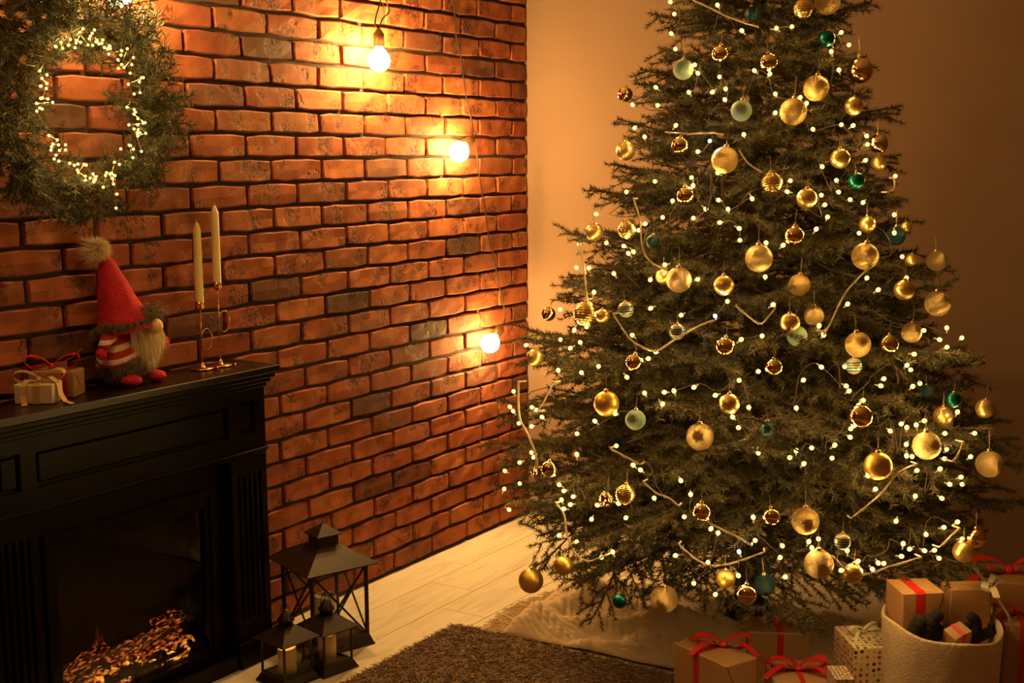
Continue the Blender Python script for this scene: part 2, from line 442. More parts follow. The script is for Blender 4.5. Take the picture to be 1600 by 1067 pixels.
M['candle_glow'] = mat('candle_top_glow', (0.9, 0.6, 0.2), 0.5, emit=(1.0, 0.50, 0.07), estr=1.25)
M['led_wax'] = mat('led_candle_wax', (0.80, 0.55, 0.30), 0.5, sss=0.4)
M['white_wax'] = mat('pillar_wax', (0.80, 0.70, 0.50), 0.5)
M['flame'] = mat('flame', (0.1, 0.02, 0.0), 0.9, emit=(1.0, 0.10, 0.02), estr=0.04)

def wood_mat():
    mt = bpy.data.materials.new('pale_wood_board'); mt.use_nodes = True
    nt = mt.node_tree; N = nt.nodes; L = nt.links; b = N['Principled BSDF']; b.inputs['Roughness'].default_value = 0.48; b.inputs['Specular IOR Level'].default_value = 0.3
    tc = N.new('ShaderNodeTexCoord'); oi = N.new('ShaderNodeObjectInfo')
    mp = N.new('ShaderNodeMapping'); mp.inputs['Scale'].default_value = (9, 1.0, 9); L.new(tc.outputs['Object'], mp.inputs[0])
    cb = N.new('ShaderNodeCombineXYZ'); ml = N.new('ShaderNodeMath'); ml.operation = 'MULTIPLY'; ml.inputs[1].default_value = 50; L.new(oi.outputs['Random'], ml.inputs[0]); L.new(ml.outputs[0], cb.inputs[1])
    L.new(cb.outputs[0], mp.inputs['Location'])
    n = N.new('ShaderNodeTexNoise'); n.inputs['Scale'].default_value = 2.6; n.inputs['Detail'].default_value = 7; n.inputs['Distortion'].default_value = 1.4; L.new(mp.outputs[0], n.inputs['Vector'])
    cr = N.new('ShaderNodeValToRGB'); cr.color_ramp.elements[0].position = 0.32; cr.color_ramp.elements[0].color = (0.62, 0.53, 0.41, 1); cr.color_ramp.elements[1].position = 0.52; cr.color_ramp.elements[1].color = (0.76, 0.68, 0.56, 1)
    L.new(n.outputs['Fac'], cr.inputs['Fac'])
    mr = N.new('ShaderNodeMapRange'); mr.inputs['To Min'].default_value = 0.93; mr.inputs['To Max'].default_value = 1.05; L.new(oi.outputs['Random'], mr.inputs['Value'])
    vm = N.new('ShaderNodeVectorMath'); vm.operation = 'SCALE'; L.new(cr.outputs['Color'], vm.inputs[0]); L.new(mr.outputs['Result'], vm.inputs['Scale']); L.new(vm.outputs[0], b.inputs['Base Color'])
    return mt
M['board'] = wood_mat()
M['subfloor'] = mat('floor_joint', (0.20, 0.15, 0.10), 0.9)

# ---------------------------------------------------------------- the room
RX, RY0, RH = 4.2, -5.6, 2.75
fl = MB().box((RX / 2, RY0 / 2, -0.024), (RX, -RY0, 0.04)).build('floor', M['subfloor']); tag(fl, kind='structure')
PW = 0.185
cx0 = 0.362 - 2 * PW + 0.008
cols_ = []
x = cx0
while x > 0: x -= PW
ci = 0
while x < RX:
    a, b_ = max(x, 0.0), min(x + PW, RX)
    if b_ - a > 0.01:
        y = -1.135 + 1.29 * R.random() if not (0.355 < x + 0.001 < 0.38) else -1.14 + 1.29
        while y < 0: y += 1.29
        while y > RY0:
            y1, y0 = min(y, 0.0), max(y - 1.29, RY0)
            if y1 - y0 > 0.02:
                g = 0.0011
                me = MB().box((0, 0, 0), (b_ - a - 2 * g, y1 - y0 - 2 * g, 0.008), bev=0.0009).mesh('plank', M['board'])
                o = place('plank', me, fl, ((a + b_) / 2, (y0 + y1) / 2, -0.004))
            y -= 1.29
    x += PW
wl = MB().box((-0.10, RY0 / 2, RH / 2), (0.20, -RY0, RH)).build('wall_left', M['mortar']); tag(wl, kind='structure')
wb = MB().box((RX / 2, 0.08, RH / 2), (RX, 0.16, RH)).build('wall_back', M['plaster']); tag(wb, kind='structure')
tag(MB().box((RX + 0.08, RY0 / 2, RH / 2), (0.16, -RY0, RH)).build('wall_right', M['plaster']), kind='structure')
tag(MB().box((RX / 2, RY0 - 0.08, RH / 2), (RX, 0.16, RH)).build('wall_front', M['plaster']), kind='structure')
tag(MB().box((RX / 2, RY0 / 2, RH + 0.05), (RX, -RY0, 0.1)).build('ceiling', M['ceiling']), kind='structure')
tag(MB().box((RX / 2 + 0.01, -0.008, 0.04), (RX - 0.02, 0.016, 0.08), bev=0.003).build('baseboard_back', M['trim']), kind='structure')

# bricks
BW, BH, JT = 0.2313, 0.075, 0.0095
def brick_mesh(L, seed):
    r = random.Random(seed)
    W, Hh = L - JT, BH - JT
    nx, nz = (4, 2) if L > 0.15 else (2, 2)
    jit = lambda s: r.uniform(-s, s)
    pr = 0.014
    outer = []
    vs = []; grid = {}
    be = 0.0045
    for i in range(nx + 1):
        for j in range(nz + 1):
            y = -W / 2 + be + (W - 2 * be) * i / nx; z = -Hh / 2 + be + (Hh - 2 * be) * j / nz
            corner = (i in (0, nx)) and (j in (0, nz))
            if i in (0, nx): y += jit(0.0015)
            if j in (0, nz): z += jit(0.0022)
            if corner: y *= 0.988; z *= 0.93
            grid[i, j] = len(vs); vs.append((pr + jit(0.0022), y, z))
    fs = []
    for i in range(nx):
        for j in range(nz):
            fs.append((grid[i, j], grid[i + 1, j], grid[i + 1, j + 1], grid[i, j + 1]))
    ring = [(i, 0) for i in range(nx)] + [(nx, j) for j in range(nz)] + [(i, nz) for i in range(nx, 0, -1)] + [(0, j) for j in range(nz, 0, -1)]
    prev = [grid[k] for k in ring]
    for (dx, ex) in ((pr - 0.005, be), (-0.004, be * 1.1)):
        cur = []
        for (i, j) in ring:
            p = vs[grid[i, j]]
            yy = p[1] + (ex if i == nx else -ex if i == 0 else 0); zz = p[2] + (ex if j == nz else -ex if j == 0 else 0)
            if (i in (0, nx)) and (j in (0, nz)): yy = p[1] + (ex if i == nx else -ex) * 0.7; zz = p[2] + (ex if j == nz else -ex) * 0.7
            cur.append(len(vs)); vs.append((dx, yy, zz))
        n = len(ring)
        for k in range(n):
            fs.append((prev[k], cur[k], cur[(k + 1) % n], prev[(k + 1) % n]))
        prev = cur
    return vs, fs
full = [brick_mesh(BW, 100 + i) for i in range(14)]
half = [brick_mesh(0.1186, 200 + i) for i in range(5)]
def mk(v):
    b = MB(); b.add(*v); me = b.mesh('brick', M['brick'])
    return me
fullm = [mk(v) for v in full]; halfm = [mk(v) for v in half]
rest = MB()
for row in range(36):
    z = (row + 0.5) * BH + 0.0107
    off = 0 if row % 2 == 0 else 0.1186
    edges = [0.0] if off == 0 else [0.0, -off]
    while edges[-1] > RY0 + 0.2: edges.append(edges[-1] - BW)
    jt = [0.0] + [R.uniform(-0.006, 0.006) for _ in edges[1:]]
    for k, (a, b_) in enumerate(zip(edges, edges[1:])):
        ish = (a - b_) < 0.2
        a2, b2 = a + jt[k], b_ + jt[k + 1]
        Y = (a2 + b2) / 2
        sy = (a2 - b2 - JT) / ((0.1186 if ish else BW) - JT)
        dz = R.uniform(-0.0012, 0.0012)
        zt = 2.16 + 0.095 * Y
        yl = -2.78 + 0.08 * (2.0 - z) if z > 0.85 else -1.86
        vi = R.randrange(5 if ish else 14)
        flip = R.random() < 0.5
        if z < zt + 0.02 and Y > yl - 0.03:
            o = place('brick', (halfm if ish else fullm)[vi], wl, (0, Y, z + dz))
            o.scale = (1, sy, 1); o.rotation_euler = ((PI if flip else 0) + R.uniform(-0.006, 0.006), 0, 0)
        else:
            vs, fs = (half if ish else full)[vi]
            rest.add([(p[0], p[1] * sy + Y, p[2] + z + dz) for p in vs], fs)
o = rest.build('brick', M['brick'], wl); o.name = 'brick_remainder'; o['kind'] = 'stuff'

# ---------------------------------------------------------------- measured positions
TREE=(1.398,-0.962)
ZP=[0, 0.1, 0.22, 0.33, 0.45, 0.6, 0.75, 0.95, 1.13, 1.3, 1.47, 1.78, 1.96, 2.3, 2.62]
RP=[0.4, 0.5, 0.64, 0.71, 0.75, 0.76, 0.76, 0.7, 0.61, 0.52, 0.43, 0.335, 0.285, 0.16, 0.02]
BAUBLES=[
(1.502,-1.258,1.879,0.0202,'navy','small navy glitter bauble, topmost dark one near the top of the tree'),
(1.433,-1.303,1.776,0.0237,'gloss','mirror gold bauble below the topmost left garland, above the mint balls'),
(1.558,-1.275,1.751,0.0243,'gloss','mirror gold bauble in the upper middle of the tree, below the navy one'),
(1.33,-1.312,1.74,0.0275,'mint','pale mint glitter bauble hanging at the upper left edge of the tree'),
(1.509,-1.336,1.626,0.0275,'mint','pale mint glitter bauble in the upper middle, below right of its twin'),
(1.067,-1.145,1.688,0.0223,'gloss','small mirror gold bauble at the outermost left branch tip near the top'),
(1.614,-1.185,1.892,0.0261,'ribbed','fine ribbed gold bauble at the top edge of the photo'),
(1.658,-1.124,1.912,0.0339,'brushed','large crackled gold bauble cut by the top edge of the photo'),
(1.671,-1.157,1.814,0.0211,'teal','small shiny teal bauble near the top right of the tree'),
(1.737,-1.077,1.732,0.0342,'gloss','large mirror gold bauble on the upper right edge of the tree'),
(1.668,-1.221,1.683,0.0334,'brushed','large brushed gold bauble in the upper right, the higher of a pair'),
(1.629,-1.279,1.622,0.0349,'brushed','large brushed gold bauble in the upper middle, the lower of a pair'),
(1.744,-1.142,1.637,0.0244,'satin','small satin gold bauble below the large mirror one at upper right'),
(1.798,-1.093,1.539,0.0255,'gloss','mirror gold bauble with dark reflections at the right edge, upper part'),
(1.784,-1.043,1.487,0.0207,'satin','small gold bauble tucked just under a dark mirror bauble at right'),
(1.739,-1.226,1.501,0.0258,'satin','satin gold bauble just above left of the small teal ball'),
(1.78,-1.213,1.443,0.0216,'teal','small matte teal bauble in the upper right half of the tree'),
(1.609,-1.367,1.441,0.0271,'ribbed','ribbed gold bauble right of the dark trunk gap in the upper middle'),
(1.694,-1.341,1.401,0.0261,'satin','satin gold bauble crossed by a dark cable, right of a ribbed one'),
(1.686,-1.404,1.308,0.0259,'gloss','shiny gold bauble above the garland, right of the large glitter ball'),
(1.622,-1.476,1.254,0.0346,'glitter','large champagne glitter bauble in the very middle of the upper half'),
(1.838,-1.305,1.256,0.0340,'brushed','large brushed gold bauble in the right half, straight below small gold one'),
(1.806,-1.192,1.33,0.0217,'satin','small satin gold bauble half hidden by needles above a large brushed one'),
(1.858,-1.112,1.297,0.0254,'navy','dark navy bauble behind a bright light on the right edge'),
(1.865,-1.046,1.317,0.0154,'satin','tiny gold bauble peeking out behind the navy one on the right'),
(1.958,-1.076,1.232,0.0270,'glitter','orange gold glitter bauble on the outermost right tip, mid height'),
(1.896,-1.097,1.234,0.0169,'satin','small gold bauble mostly hidden in needles inside the right edge'),
(1.703,-1.404,1.185,0.0276,'brushed','gold bauble half covered by needles in the middle of the tree'),
(1.156,-1.31,1.525,0.0267,'satin','satin gold bauble hanging free against the plaster wall, upper left'),
(1.357,-1.38,1.537,0.0246,'gloss','mirror gold bauble under the horizontal garland at upper left'),
(1.485,-1.383,1.499,0.0350,'brushed','large brushed gold bauble left of the dark trunk gap'),
(1.401,-1.436,1.407,0.0242,'gloss','mirror gold bauble below centre of the upper left quarter'),
(1.115,-1.412,1.304,0.0247,'satin','satin gold bauble against the plaster wall, left edge at mid height'),
(1.244,-1.465,1.316,0.0248,'ribbed','shiny ribbed gold bauble right of the satin one on the left edge'),
(1.338,-1.5,1.289,0.0184,'navy','small dark glitter bauble beside the vertical garland on the left'),
(1.437,-1.549,1.198,0.0326,'glitter','large champagne glitter bauble with smaller gold one behind, left of middle'),
(1.366,-1.494,1.198,0.0201,'satin','small gold bauble tucked behind the left side of a large glitter one'),
(1.555,-1.536,1.188,0.0257,'satin','half shaded gold bauble midway between two large glitter ones'),
(1.013,-1.49,1.078,0.0195,'gloss','small shiny gold bauble at the far left edge above the bright corner lamp'),
(1.175,-1.566,1.097,0.0323,'ribbed','large fine ribbed gold bauble hanging from the garland on the left'),
(1.237,-1.586,1.097,0.0184,'satin','small gold bauble touching the right side of a large ribbed one'),
(1.306,-1.588,1.118,0.0207,'stripe','teal and white striped bauble, leftmost of the striped ones'),
(1.465,-1.614,1.074,0.0201,'stripe','teal and white striped bauble at the end of the hanging garland loop'),
(1.013,-1.561,0.966,0.0237,'satin','satin gold bauble right beside the lowest wall lamp'),
(1.368,-1.657,0.994,0.0227,'gloss','mirror gold bauble below the garland loop on the left half'),
(1.309,-1.696,0.889,0.0325,'matte','large plain matte gold bauble on the left half of the tree'),
(1.591,-1.606,1.044,0.0244,'gloss','mirror gold bauble in the middle of the tree beside a light'),
(1.722,-1.514,1.102,0.0244,'satin','satin gold bauble in front of a dim mint one'),
(1.722,-1.463,1.063,0.0256,'mint','dim mint bauble partly behind a satin gold one in the middle'),
(1.748,-1.417,1.111,0.0249,'glitter','dark gold glitter bauble above a light, right of the dim mint one'),
(1.869,-1.437,1.049,0.0315,'brushed','large brushed gold bauble directly above a striped one on the right'),
(1.71,-1.582,0.999,0.0218,'gloss','coppery mirror bauble in the middle, below the dim mint one'),
(1.849,-1.402,0.989,0.0208,'stripe','teal striped bauble half hidden under a large brushed gold one'),
(1.626,-1.655,0.913,0.0249,'satin','satin gold bauble left of a bright spray, middle of the tree'),
(1.926,-1.257,1.17,0.0260,'satin','satin gold bauble on the right half, left above a large glitter one'),
(1.989,-1.174,1.131,0.0329,'glitter','large gold glitter bauble on the right edge at mid height'),
(1.961,-1.301,1.069,0.0256,'glitter','gold glitter bauble on the right half, below a large glitter one'),
(1.926,-1.373,1.046,0.0238,'gloss','mirror gold bauble right of the large brushed one, right half'),
(2.063,-1.273,0.903,0.0192,'teal','small satin teal bauble near the right edge of the tree'),
(1.991,-1.251,0.915,0.0163,'navy','tiny dark teal bauble tucked in needles left of a teal one'),
(2.116,-1.163,0.868,0.0245,'satin','gold bauble on the outermost right tip, the higher of two'),
(2.026,-1.221,0.849,0.0253,'satin','orange gold bauble just below the small teal one at right'),
(1.901,-1.503,0.883,0.0302,'gloss','large mirror gold bauble ringed by lights in the right half'),
(2.032,-1.389,0.805,0.0345,'glitter','largest gold glitter bauble of the lower right, between two garland ends'),
(1.949,-1.506,0.768,0.0339,'matte','largest plain matte gold bauble, lower right of the tree'),
(2.141,-1.203,0.734,0.0340,'glitter','large gold bauble on the outermost right tip, the lower of two'),
(1.399,-1.71,0.859,0.0256,'mint','pale mint bauble just right below the large matte gold one'),
(1.145,-1.701,0.698,0.0235,'gloss','mirror gold bauble at the end of the garland on the lower left'),
(1.293,-1.661,0.629,0.0233,'gloss','see-through looking gold bauble touching a ribbed one at lower left'),
(1.389,-1.742,0.674,0.0256,'ribbed','ribbed copper gold bauble in the lower left half'),
(1.005,-1.548,0.639,0.0143,'gloss','tiny coppery bauble beside the mirror one at the lower left edge'),
(1.569,-1.698,0.833,0.0335,'glitter','large champagne glitter bauble in the dark middle of the lower half'),
(1.718,-1.638,0.858,0.0201,'navy','navy glitter bauble on the garland in the lower middle'),
(1.588,-1.72,0.653,0.0234,'gloss','coppery mirror bauble hanging on a long loop in the lower middle'),
(1.743,-1.661,0.65,0.0216,'gloss','coppery mirror bauble in the dark gap left of a large gold one'),
(1.814,-1.624,0.64,0.0331,'brushed','large gold bauble on a long loop, upper of two in the lower middle'),
(1.842,-1.6,0.531,0.0356,'glitter','biggest gold glitter bauble at the bottom, lower of two near the middle'),
(1.908,-1.544,0.503,0.0249,'satin','champagne bauble lit by two lights near the bottom garland'),
(1.69,-1.677,0.451,0.0250,'gloss','mirror gold bauble hanging over the gift boxes'),
(1.7,-1.587,0.449,0.0272,'navy','dark green glitter bauble behind a mirror one over the gift boxes'),
(1.611,-1.624,0.461,0.0241,'matte','dim brownish gold bauble in the shade at the bottom of the tree'),
(1.888,-1.567,0.586,0.0201,'stripe','teal and copper striped bauble at the lower right, lowest striped one'),
(1.011,-1.585,0.337,0.0349,'matte','large bronze gold bauble, lowest on the left edge over the floor'),
(1.184,-1.701,0.442,0.0253,'matte','small matte gold bauble over the floor, right of the bronze one'),
(1.355,-1.707,0.379,0.0189,'teal','small teal bauble hanging lowest, in front of the knitted blanket'),
(1.485,-1.714,0.411,0.0345,'glitter','large champagne glitter bauble hanging lowest in front of the blanket'),
(2.125,-1.242,0.549,0.0259,'gloss','copper mirror bauble on the right edge above the stacked gifts'),
(2.106,-1.281,0.52,0.0274,'satin','satin gold bauble overlapping a copper mirror one above the gifts')]
LEDS=[(1.246,-1.215,1.931),(1.263,-1.234,1.896),(1.269,-1.256,1.839),(1.287,-1.275,1.799),(1.406,-1.262,1.905),(1.483,-1.274,1.833),(1.564,-1.237,1.838),(1.594,-1.213,1.845),(1.362,-1.307,1.75),(1.371,-1.314,1.731),(1.437,-1.314,1.715),(1.527,-1.29,1.728),(1.561,-1.28,1.718),(1.241,-1.29,1.694),(1.358,-1.33,1.675),(1.427,-1.33,1.679),(1.459,-1.325,1.682),(1.461,-1.331,1.654),(1.142,-1.239,1.651),(1.259,-1.314,1.647),(1.174,-1.288,1.59),(1.326,-1.351,1.588),(1.225,-1.329,1.56),(1.583,-1.286,1.666),(1.587,-1.3,1.618),(1.522,-1.346,1.562),(1.688,-1.102,1.831),(1.706,-1.084,1.801),(1.681,-1.146,1.777),(1.701,-1.14,1.729),(1.652,-1.246,1.641),(1.636,-1.253,1.657),(1.675,-1.253,1.575),(1.725,-1.185,1.588),(1.745,-1.157,1.584),(1.771,-1.119,1.562),(1.435,-1.37,1.548),(1.409,-1.378,1.521),(1.294,-1.398,1.443),(1.402,-1.403,1.453),(1.41,-1.413,1.437),(1.474,-1.393,1.464),(1.361,-1.434,1.391),(1.345,-1.456,1.35),(1.434,-1.459,1.35),(1.457,-1.442,1.376),(1.491,-1.426,1.396),(1.519,-1.433,1.371),(1.507,-1.452,1.341),(1.552,-1.447,1.328),(1.563,-1.462,1.297),(1.29,-1.458,1.332),(1.277,-1.461,1.317),(1.244,-1.477,1.272),(1.266,-1.494,1.253),(1.273,-1.49,1.263),(1.172,-1.447,1.28),(1.049,-1.379,1.265),(1.134,-1.469,1.21),(1.387,-1.52,1.233),(1.567,-1.398,1.404),(1.195,-1.378,1.412),(1.094,-1.357,1.35),(1.775,-1.126,1.537),(1.779,-1.149,1.494),(1.703,-1.263,1.482),(1.644,-1.333,1.445),(1.648,-1.349,1.417),(1.718,-1.302,1.408),(1.728,-1.308,1.383),(1.748,-1.262,1.416),(1.777,-1.245,1.395),(1.802,-1.216,1.39),(1.741,-1.251,1.443),(1.832,-1.055,1.451),(1.742,-1.322,1.351),(1.724,-1.355,1.321),(1.859,-1.137,1.356),(1.871,-1.173,1.313),(1.811,-1.271,1.311),(1.627,-1.441,1.289),(1.662,-1.423,1.283),(1.642,-1.481,1.207),(1.849,-1.323,1.201),(1.917,-1.215,1.197),(1.899,-1.195,1.249),(1.076,-1.438,1.204),(1.234,-1.516,1.199),(1.353,-1.541,1.196),(1.479,-1.533,1.199),(1.176,-1.526,1.147),(1.06,-1.498,1.094),(1.209,-1.565,1.097),(1.376,-1.578,1.126),(1.463,-1.582,1.114),(1.545,-1.567,1.115),(1.138,-1.561,1.054),(1.185,-1.574,1.064),(1.34,-1.611,1.054),(1.094,-1.559,1.02),(1.144,-1.588,1.007),(1.174,-1.592,1.021),(0.929,-1.467,0.983),(1.256,-1.643,0.971),(1.207,-1.642,0.95),(1.117,-1.611,0.942),(1.396,-1.641,1.004),(1.417,-1.632,1.021),(1.346,-1.662,0.958),(0.917,-1.52,0.852),(0.913,-1.532,0.811),(1.032,-1.605,0.836),(1.409,-1.678,0.92),(1.463,-1.672,0.929),(1.484,-1.666,0.93),(1.534,-1.653,0.947),(1.458,-1.681,0.897),(1.588,-1.645,0.93),(1.569,-1.544,1.148),(1.671,-1.507,1.141),(1.617,-1.575,1.058),(1.664,-1.55,1.068),(1.674,-1.59,0.988),(1.635,-1.619,0.966),(1.824,-1.396,1.14),(1.779,-1.469,1.09),(1.792,-1.472,1.069),(1.849,-1.472,1),(1.858,-1.494,0.955),(1.866,-1.494,0.94),(1.874,-1.314,1.171),(1.768,-1.579,0.902),(1.8,-1.51,1),(1.771,-1.548,0.967),(1.975,-1.251,1.07),(2.013,-1.167,1.065),(2.04,-1.127,1.038),(2.005,-1.218,1.045),(2.022,-1.204,1.023),(1.969,-1.315,1.017),(1.964,-1.35,0.991),(1.974,-1.345,0.981),(1.927,-1.416,0.965),(1.923,-1.432,0.951),(1.983,-1.362,0.941),(1.995,-1.336,0.95),(1.891,-1.484,0.91),(1.896,-1.476,0.919),(0.939,-1.555,0.804),(1.055,-1.62,0.834),(0.98,-1.592,0.785),(1.047,-1.631,0.79),(1.085,-1.639,0.818),(1.277,-1.693,0.837),(1.219,-1.692,0.801),(1.335,-1.692,0.864),(1.35,-1.716,0.788),(1.23,-1.709,0.746),(1.053,-1.646,0.719),(1.067,-1.653,0.714),(1,-1.616,0.682),(0.909,-1.553,0.63),(0.991,-1.611,0.62),(0.885,-1.529,0.567),(1.171,-1.693,0.656),(1.189,-1.7,0.646),(1.221,-1.708,0.637),(1.178,-1.697,0.616),(1.213,-1.706,0.614),(1.19,-1.701,0.597),(1.302,-1.723,0.628),(1.357,-1.726,0.643),(1.28,-1.718,0.59),(0.911,-1.547,0.52),(1.426,-1.728,0.736),(1.405,-1.727,0.745),(1.461,-1.725,0.668),(1.384,-1.727,0.61),(1.635,-1.649,0.878),(1.651,-1.652,0.855),(1.667,-1.631,0.902),(1.7,-1.649,0.803),(1.78,-1.606,0.802),(1.798,-1.607,0.773),(1.809,-1.584,0.811),(1.853,-1.551,0.814),(1.853,-1.562,0.787),(1.77,-1.617,0.79),(1.527,-1.718,0.725),(1.552,-1.711,0.692),(1.698,-1.665,0.638),(1.882,-1.524,0.836),(1.884,-1.515,0.855),(1.537,-1.714,0.63),(1.955,-1.444,0.845),(1.977,-1.413,0.859),(1.986,-1.405,0.845),(2.013,-1.361,0.859),(2.004,-1.383,0.849),(2.053,-1.312,0.823),(2.101,-1.215,0.811),(2.068,-1.254,0.866),(1.991,-1.416,0.811),(1.994,-1.425,0.786),(2.005,-1.415,0.778),(2.062,-1.323,0.784),(2.06,-1.336,0.765),(2.055,-1.356,0.74),(2.016,-1.416,0.745),(2.104,-1.256,0.757),(1.926,-1.515,0.742),(1.944,-1.501,0.743),(1.942,-1.502,0.707),(2.016,-1.416,0.679),(2.09,-1.291,0.711),(2.096,-1.278,0.692),(2.072,-1.328,0.701),(2.06,-1.348,0.669),(1.984,-1.456,0.627),(2.088,-1.297,0.596),(1.166,-1.687,0.521),(1.232,-1.704,0.515),(1.344,-1.721,0.508),(1.306,-1.714,0.492),(1.518,-1.715,0.53),(1.618,-1.693,0.595),(1.604,-1.699,0.61),(1.703,-1.665,0.586),(1.76,-1.634,0.574),(1.754,-1.633,0.54),(1.764,-1.624,0.491),(1.663,-1.672,0.494),(1.611,-1.683,0.438),(1.559,-1.7,0.464),(1.596,-1.696,0.519),(1.668,-1.674,0.549),(1.836,-1.588,0.588),(1.823,-1.596,0.563),(1.892,-1.541,0.553),(1.911,-1.522,0.525),(1.882,-1.546,0.509),(1.815,-1.603,0.58),(1.95,-1.485,0.523),(1.962,-1.47,0.518),(1.939,-1.497,0.509),(1.991,-1.44,0.532),(1.996,-1.434,0.559),(2.011,-1.416,0.549),(2.032,-1.383,0.539),(2.058,-1.338,0.512),(2.037,-1.382,0.582),(2.065,-1.338,0.59),(2.095,-1.271,0.548),(2.05,-1.359,0.534)]
COOL=[36, 95, 235]
CABLES=[((1.333,-1.262,1.926),(1.38,-1.274,1.905),(1.447,-1.28,1.872),(1.523,-1.267,1.844)),((1.307,-1.369,1.573),(1.378,-1.379,1.568),(1.441,-1.377,1.57),(1.473,-1.376,1.565)),((1.242,-1.426,1.398),(1.284,-1.469,1.341),(1.313,-1.513,1.277),(1.346,-1.535,1.243),(1.395,-1.548,1.224)),((1.067,-1.414,1.272),(1.11,-1.467,1.232),(1.15,-1.524,1.178),(1.173,-1.557,1.134)),((1.276,-1.601,1.107),(1.315,-1.626,1.076),(1.347,-1.64,1.05),(1.379,-1.649,1.037),(1.426,-1.654,1.028),(1.47,-1.636,1.058),(1.525,-1.605,1.094),(1.557,-1.593,1.107)),((0.972,-1.581,0.898),(1.008,-1.635,0.814),(1.048,-1.665,0.785),(1.097,-1.699,0.74),(1.108,-1.704,0.699)),((1.126,-1.652,0.921),(1.101,-1.66,0.867),(1.083,-1.663,0.841)),((1.346,-1.746,0.788),(1.389,-1.751,0.774),(1.435,-1.754,0.759)),((1.176,-1.726,0.618),(1.208,-1.735,0.591),(1.215,-1.734,0.54),(1.242,-1.735,0.494),(1.285,-1.743,0.483),(1.335,-1.75,0.508)),((1.536,-1.743,0.569),(1.57,-1.733,0.54),(1.605,-1.723,0.523),(1.643,-1.715,0.526),(1.693,-1.696,0.545),(1.735,-1.682,0.566)),((1.445,-1.756,0.717),(1.48,-1.755,0.693),(1.512,-1.751,0.684),(1.536,-1.745,0.666)),((1.606,-1.732,0.633),(1.651,-1.719,0.613),(1.687,-1.705,0.595),(1.707,-1.693,0.579)),((2.025,-1.442,0.769),(1.995,-1.488,0.754),(1.959,-1.529,0.7),(1.909,-1.572,0.648)),((1.879,-1.591,0.548),(1.904,-1.568,0.514),(1.935,-1.54,0.503),(1.982,-1.494,0.519),(2.04,-1.426,0.534)),((2.071,-1.382,0.552),(2.095,-1.346,0.583),(2.105,-1.328,0.593)),((1.863,-1.302,1.241),(1.835,-1.374,1.197),(1.819,-1.422,1.156),(1.811,-1.464,1.109),(1.802,-1.493,1.077)),((1.522,-1.376,1.523),(1.55,-1.378,1.489),(1.583,-1.373,1.469)),((1.841,-1.153,1.413),(1.85,-1.116,1.423),(1.842,-1.093,1.449)),((2.098,-1.305,0.806),(2.092,-1.334,0.776),(2.086,-1.355,0.766)),((1.599,-1.562,1.142),(1.658,-1.56,1.102),(1.676,-1.543,1.117),(1.689,-1.526,1.14)),((1.281,-1.39,1.491),(1.438,-1.408,1.48),(1.472,-1.434,1.417),(1.473,-1.462,1.369),(1.534,-1.458,1.354),(1.565,-1.412,1.418),(1.622,-1.38,1.426),(1.678,-1.368,1.393)),((1.663,-1.668,0.881),(1.686,-1.658,0.882),(1.723,-1.647,0.868),(1.777,-1.637,0.822),(1.825,-1.616,0.8),(1.86,-1.581,0.824))]

E_POS = (1.862, -1.468, 0.0)
LAN1 = (0.345, -1.866)
def CORD_A(s1, s2): return [s1, (0.03, -2.0, 2.05), (0.03, -1.7, 2.22), (0.04, -1.2, 2.20), (0.06, -0.97, 2.03), (0.066, -1.005, 1.975), s2]
def CORD_B(s2, s3): return [s2, (0.05, -1.02, 1.98), (0.04, -0.90, 2.14), (0.035, -0.66, 2.20), (0.035, -0.55, 2.09), (0.035, -0.532, 1.964), (0.035, -0.500, 1.878), (0.035, -0.485, 1.808), (0.035, -0.466, 1.729), (0.038, -0.436, 1.64), s3]
def CORD_C(s3, s4): return [s3, (0.045, -0.42, 1.55), (0.04, -0.401, 1.469), (0.04, -0.372, 1.358), (0.04, -0.351, 1.291), (0.04, -0.326, 1.177), (0.04, -0.304, 1.138), (0.04, -0.26, 1.003), (0.045, -0.225, 0.88), s4]

# ---------------------------------------------------------------- spruce
TX, TY = TREE
NR = np.random.RandomState(5)
def nrm(a): return a / np.maximum(np.linalg.norm(a, axis=-1, keepdims=True), 1e-9)
def needles_on(segs, per_m, ln, w, ang=62, flat=0.0, rs=NR):
    """segs: list of (p0, p1); returns (N*3,3) triangle vertices of single needles"""
    out = []
    for p0, p1 in segs:
        p0 = np.array(p0); p1 = np.array(p1); d = p1 - p0; L = np.linalg.norm(d)
        n = max(2, int(L * per_m)); d = d / max(L, 1e-9)
        t = rs.rand(n, 1); base = p0 + (p1 - p0) * t
        u = np.cross(d, [0, 0, 1.0]); u = u / max(np.linalg.norm(u), 1e-6); v = np.cross(u, d)
        ph = rs.rand(n, 1) * 2 * PI
        rad = u * np.cos(ph) + v * np.sin(ph) * (1 - flat) + v * 0.25
        a = np.radians(ang + rs.randn(n, 1) * 9)
        dr = nrm(d * np.cos(a) + nrm(rad) * np.sin(a))
        l = ln * (0.8 + 0.4 * rs.rand(n, 1))
        side = nrm(np.cross(dr, rs.randn(n, 3))) * w / 2
        tip = base + dr * l
        out.append(np.stack([base - side, base + side, tip], 1).reshape(-1, 3))
    return np.concatenate(out)

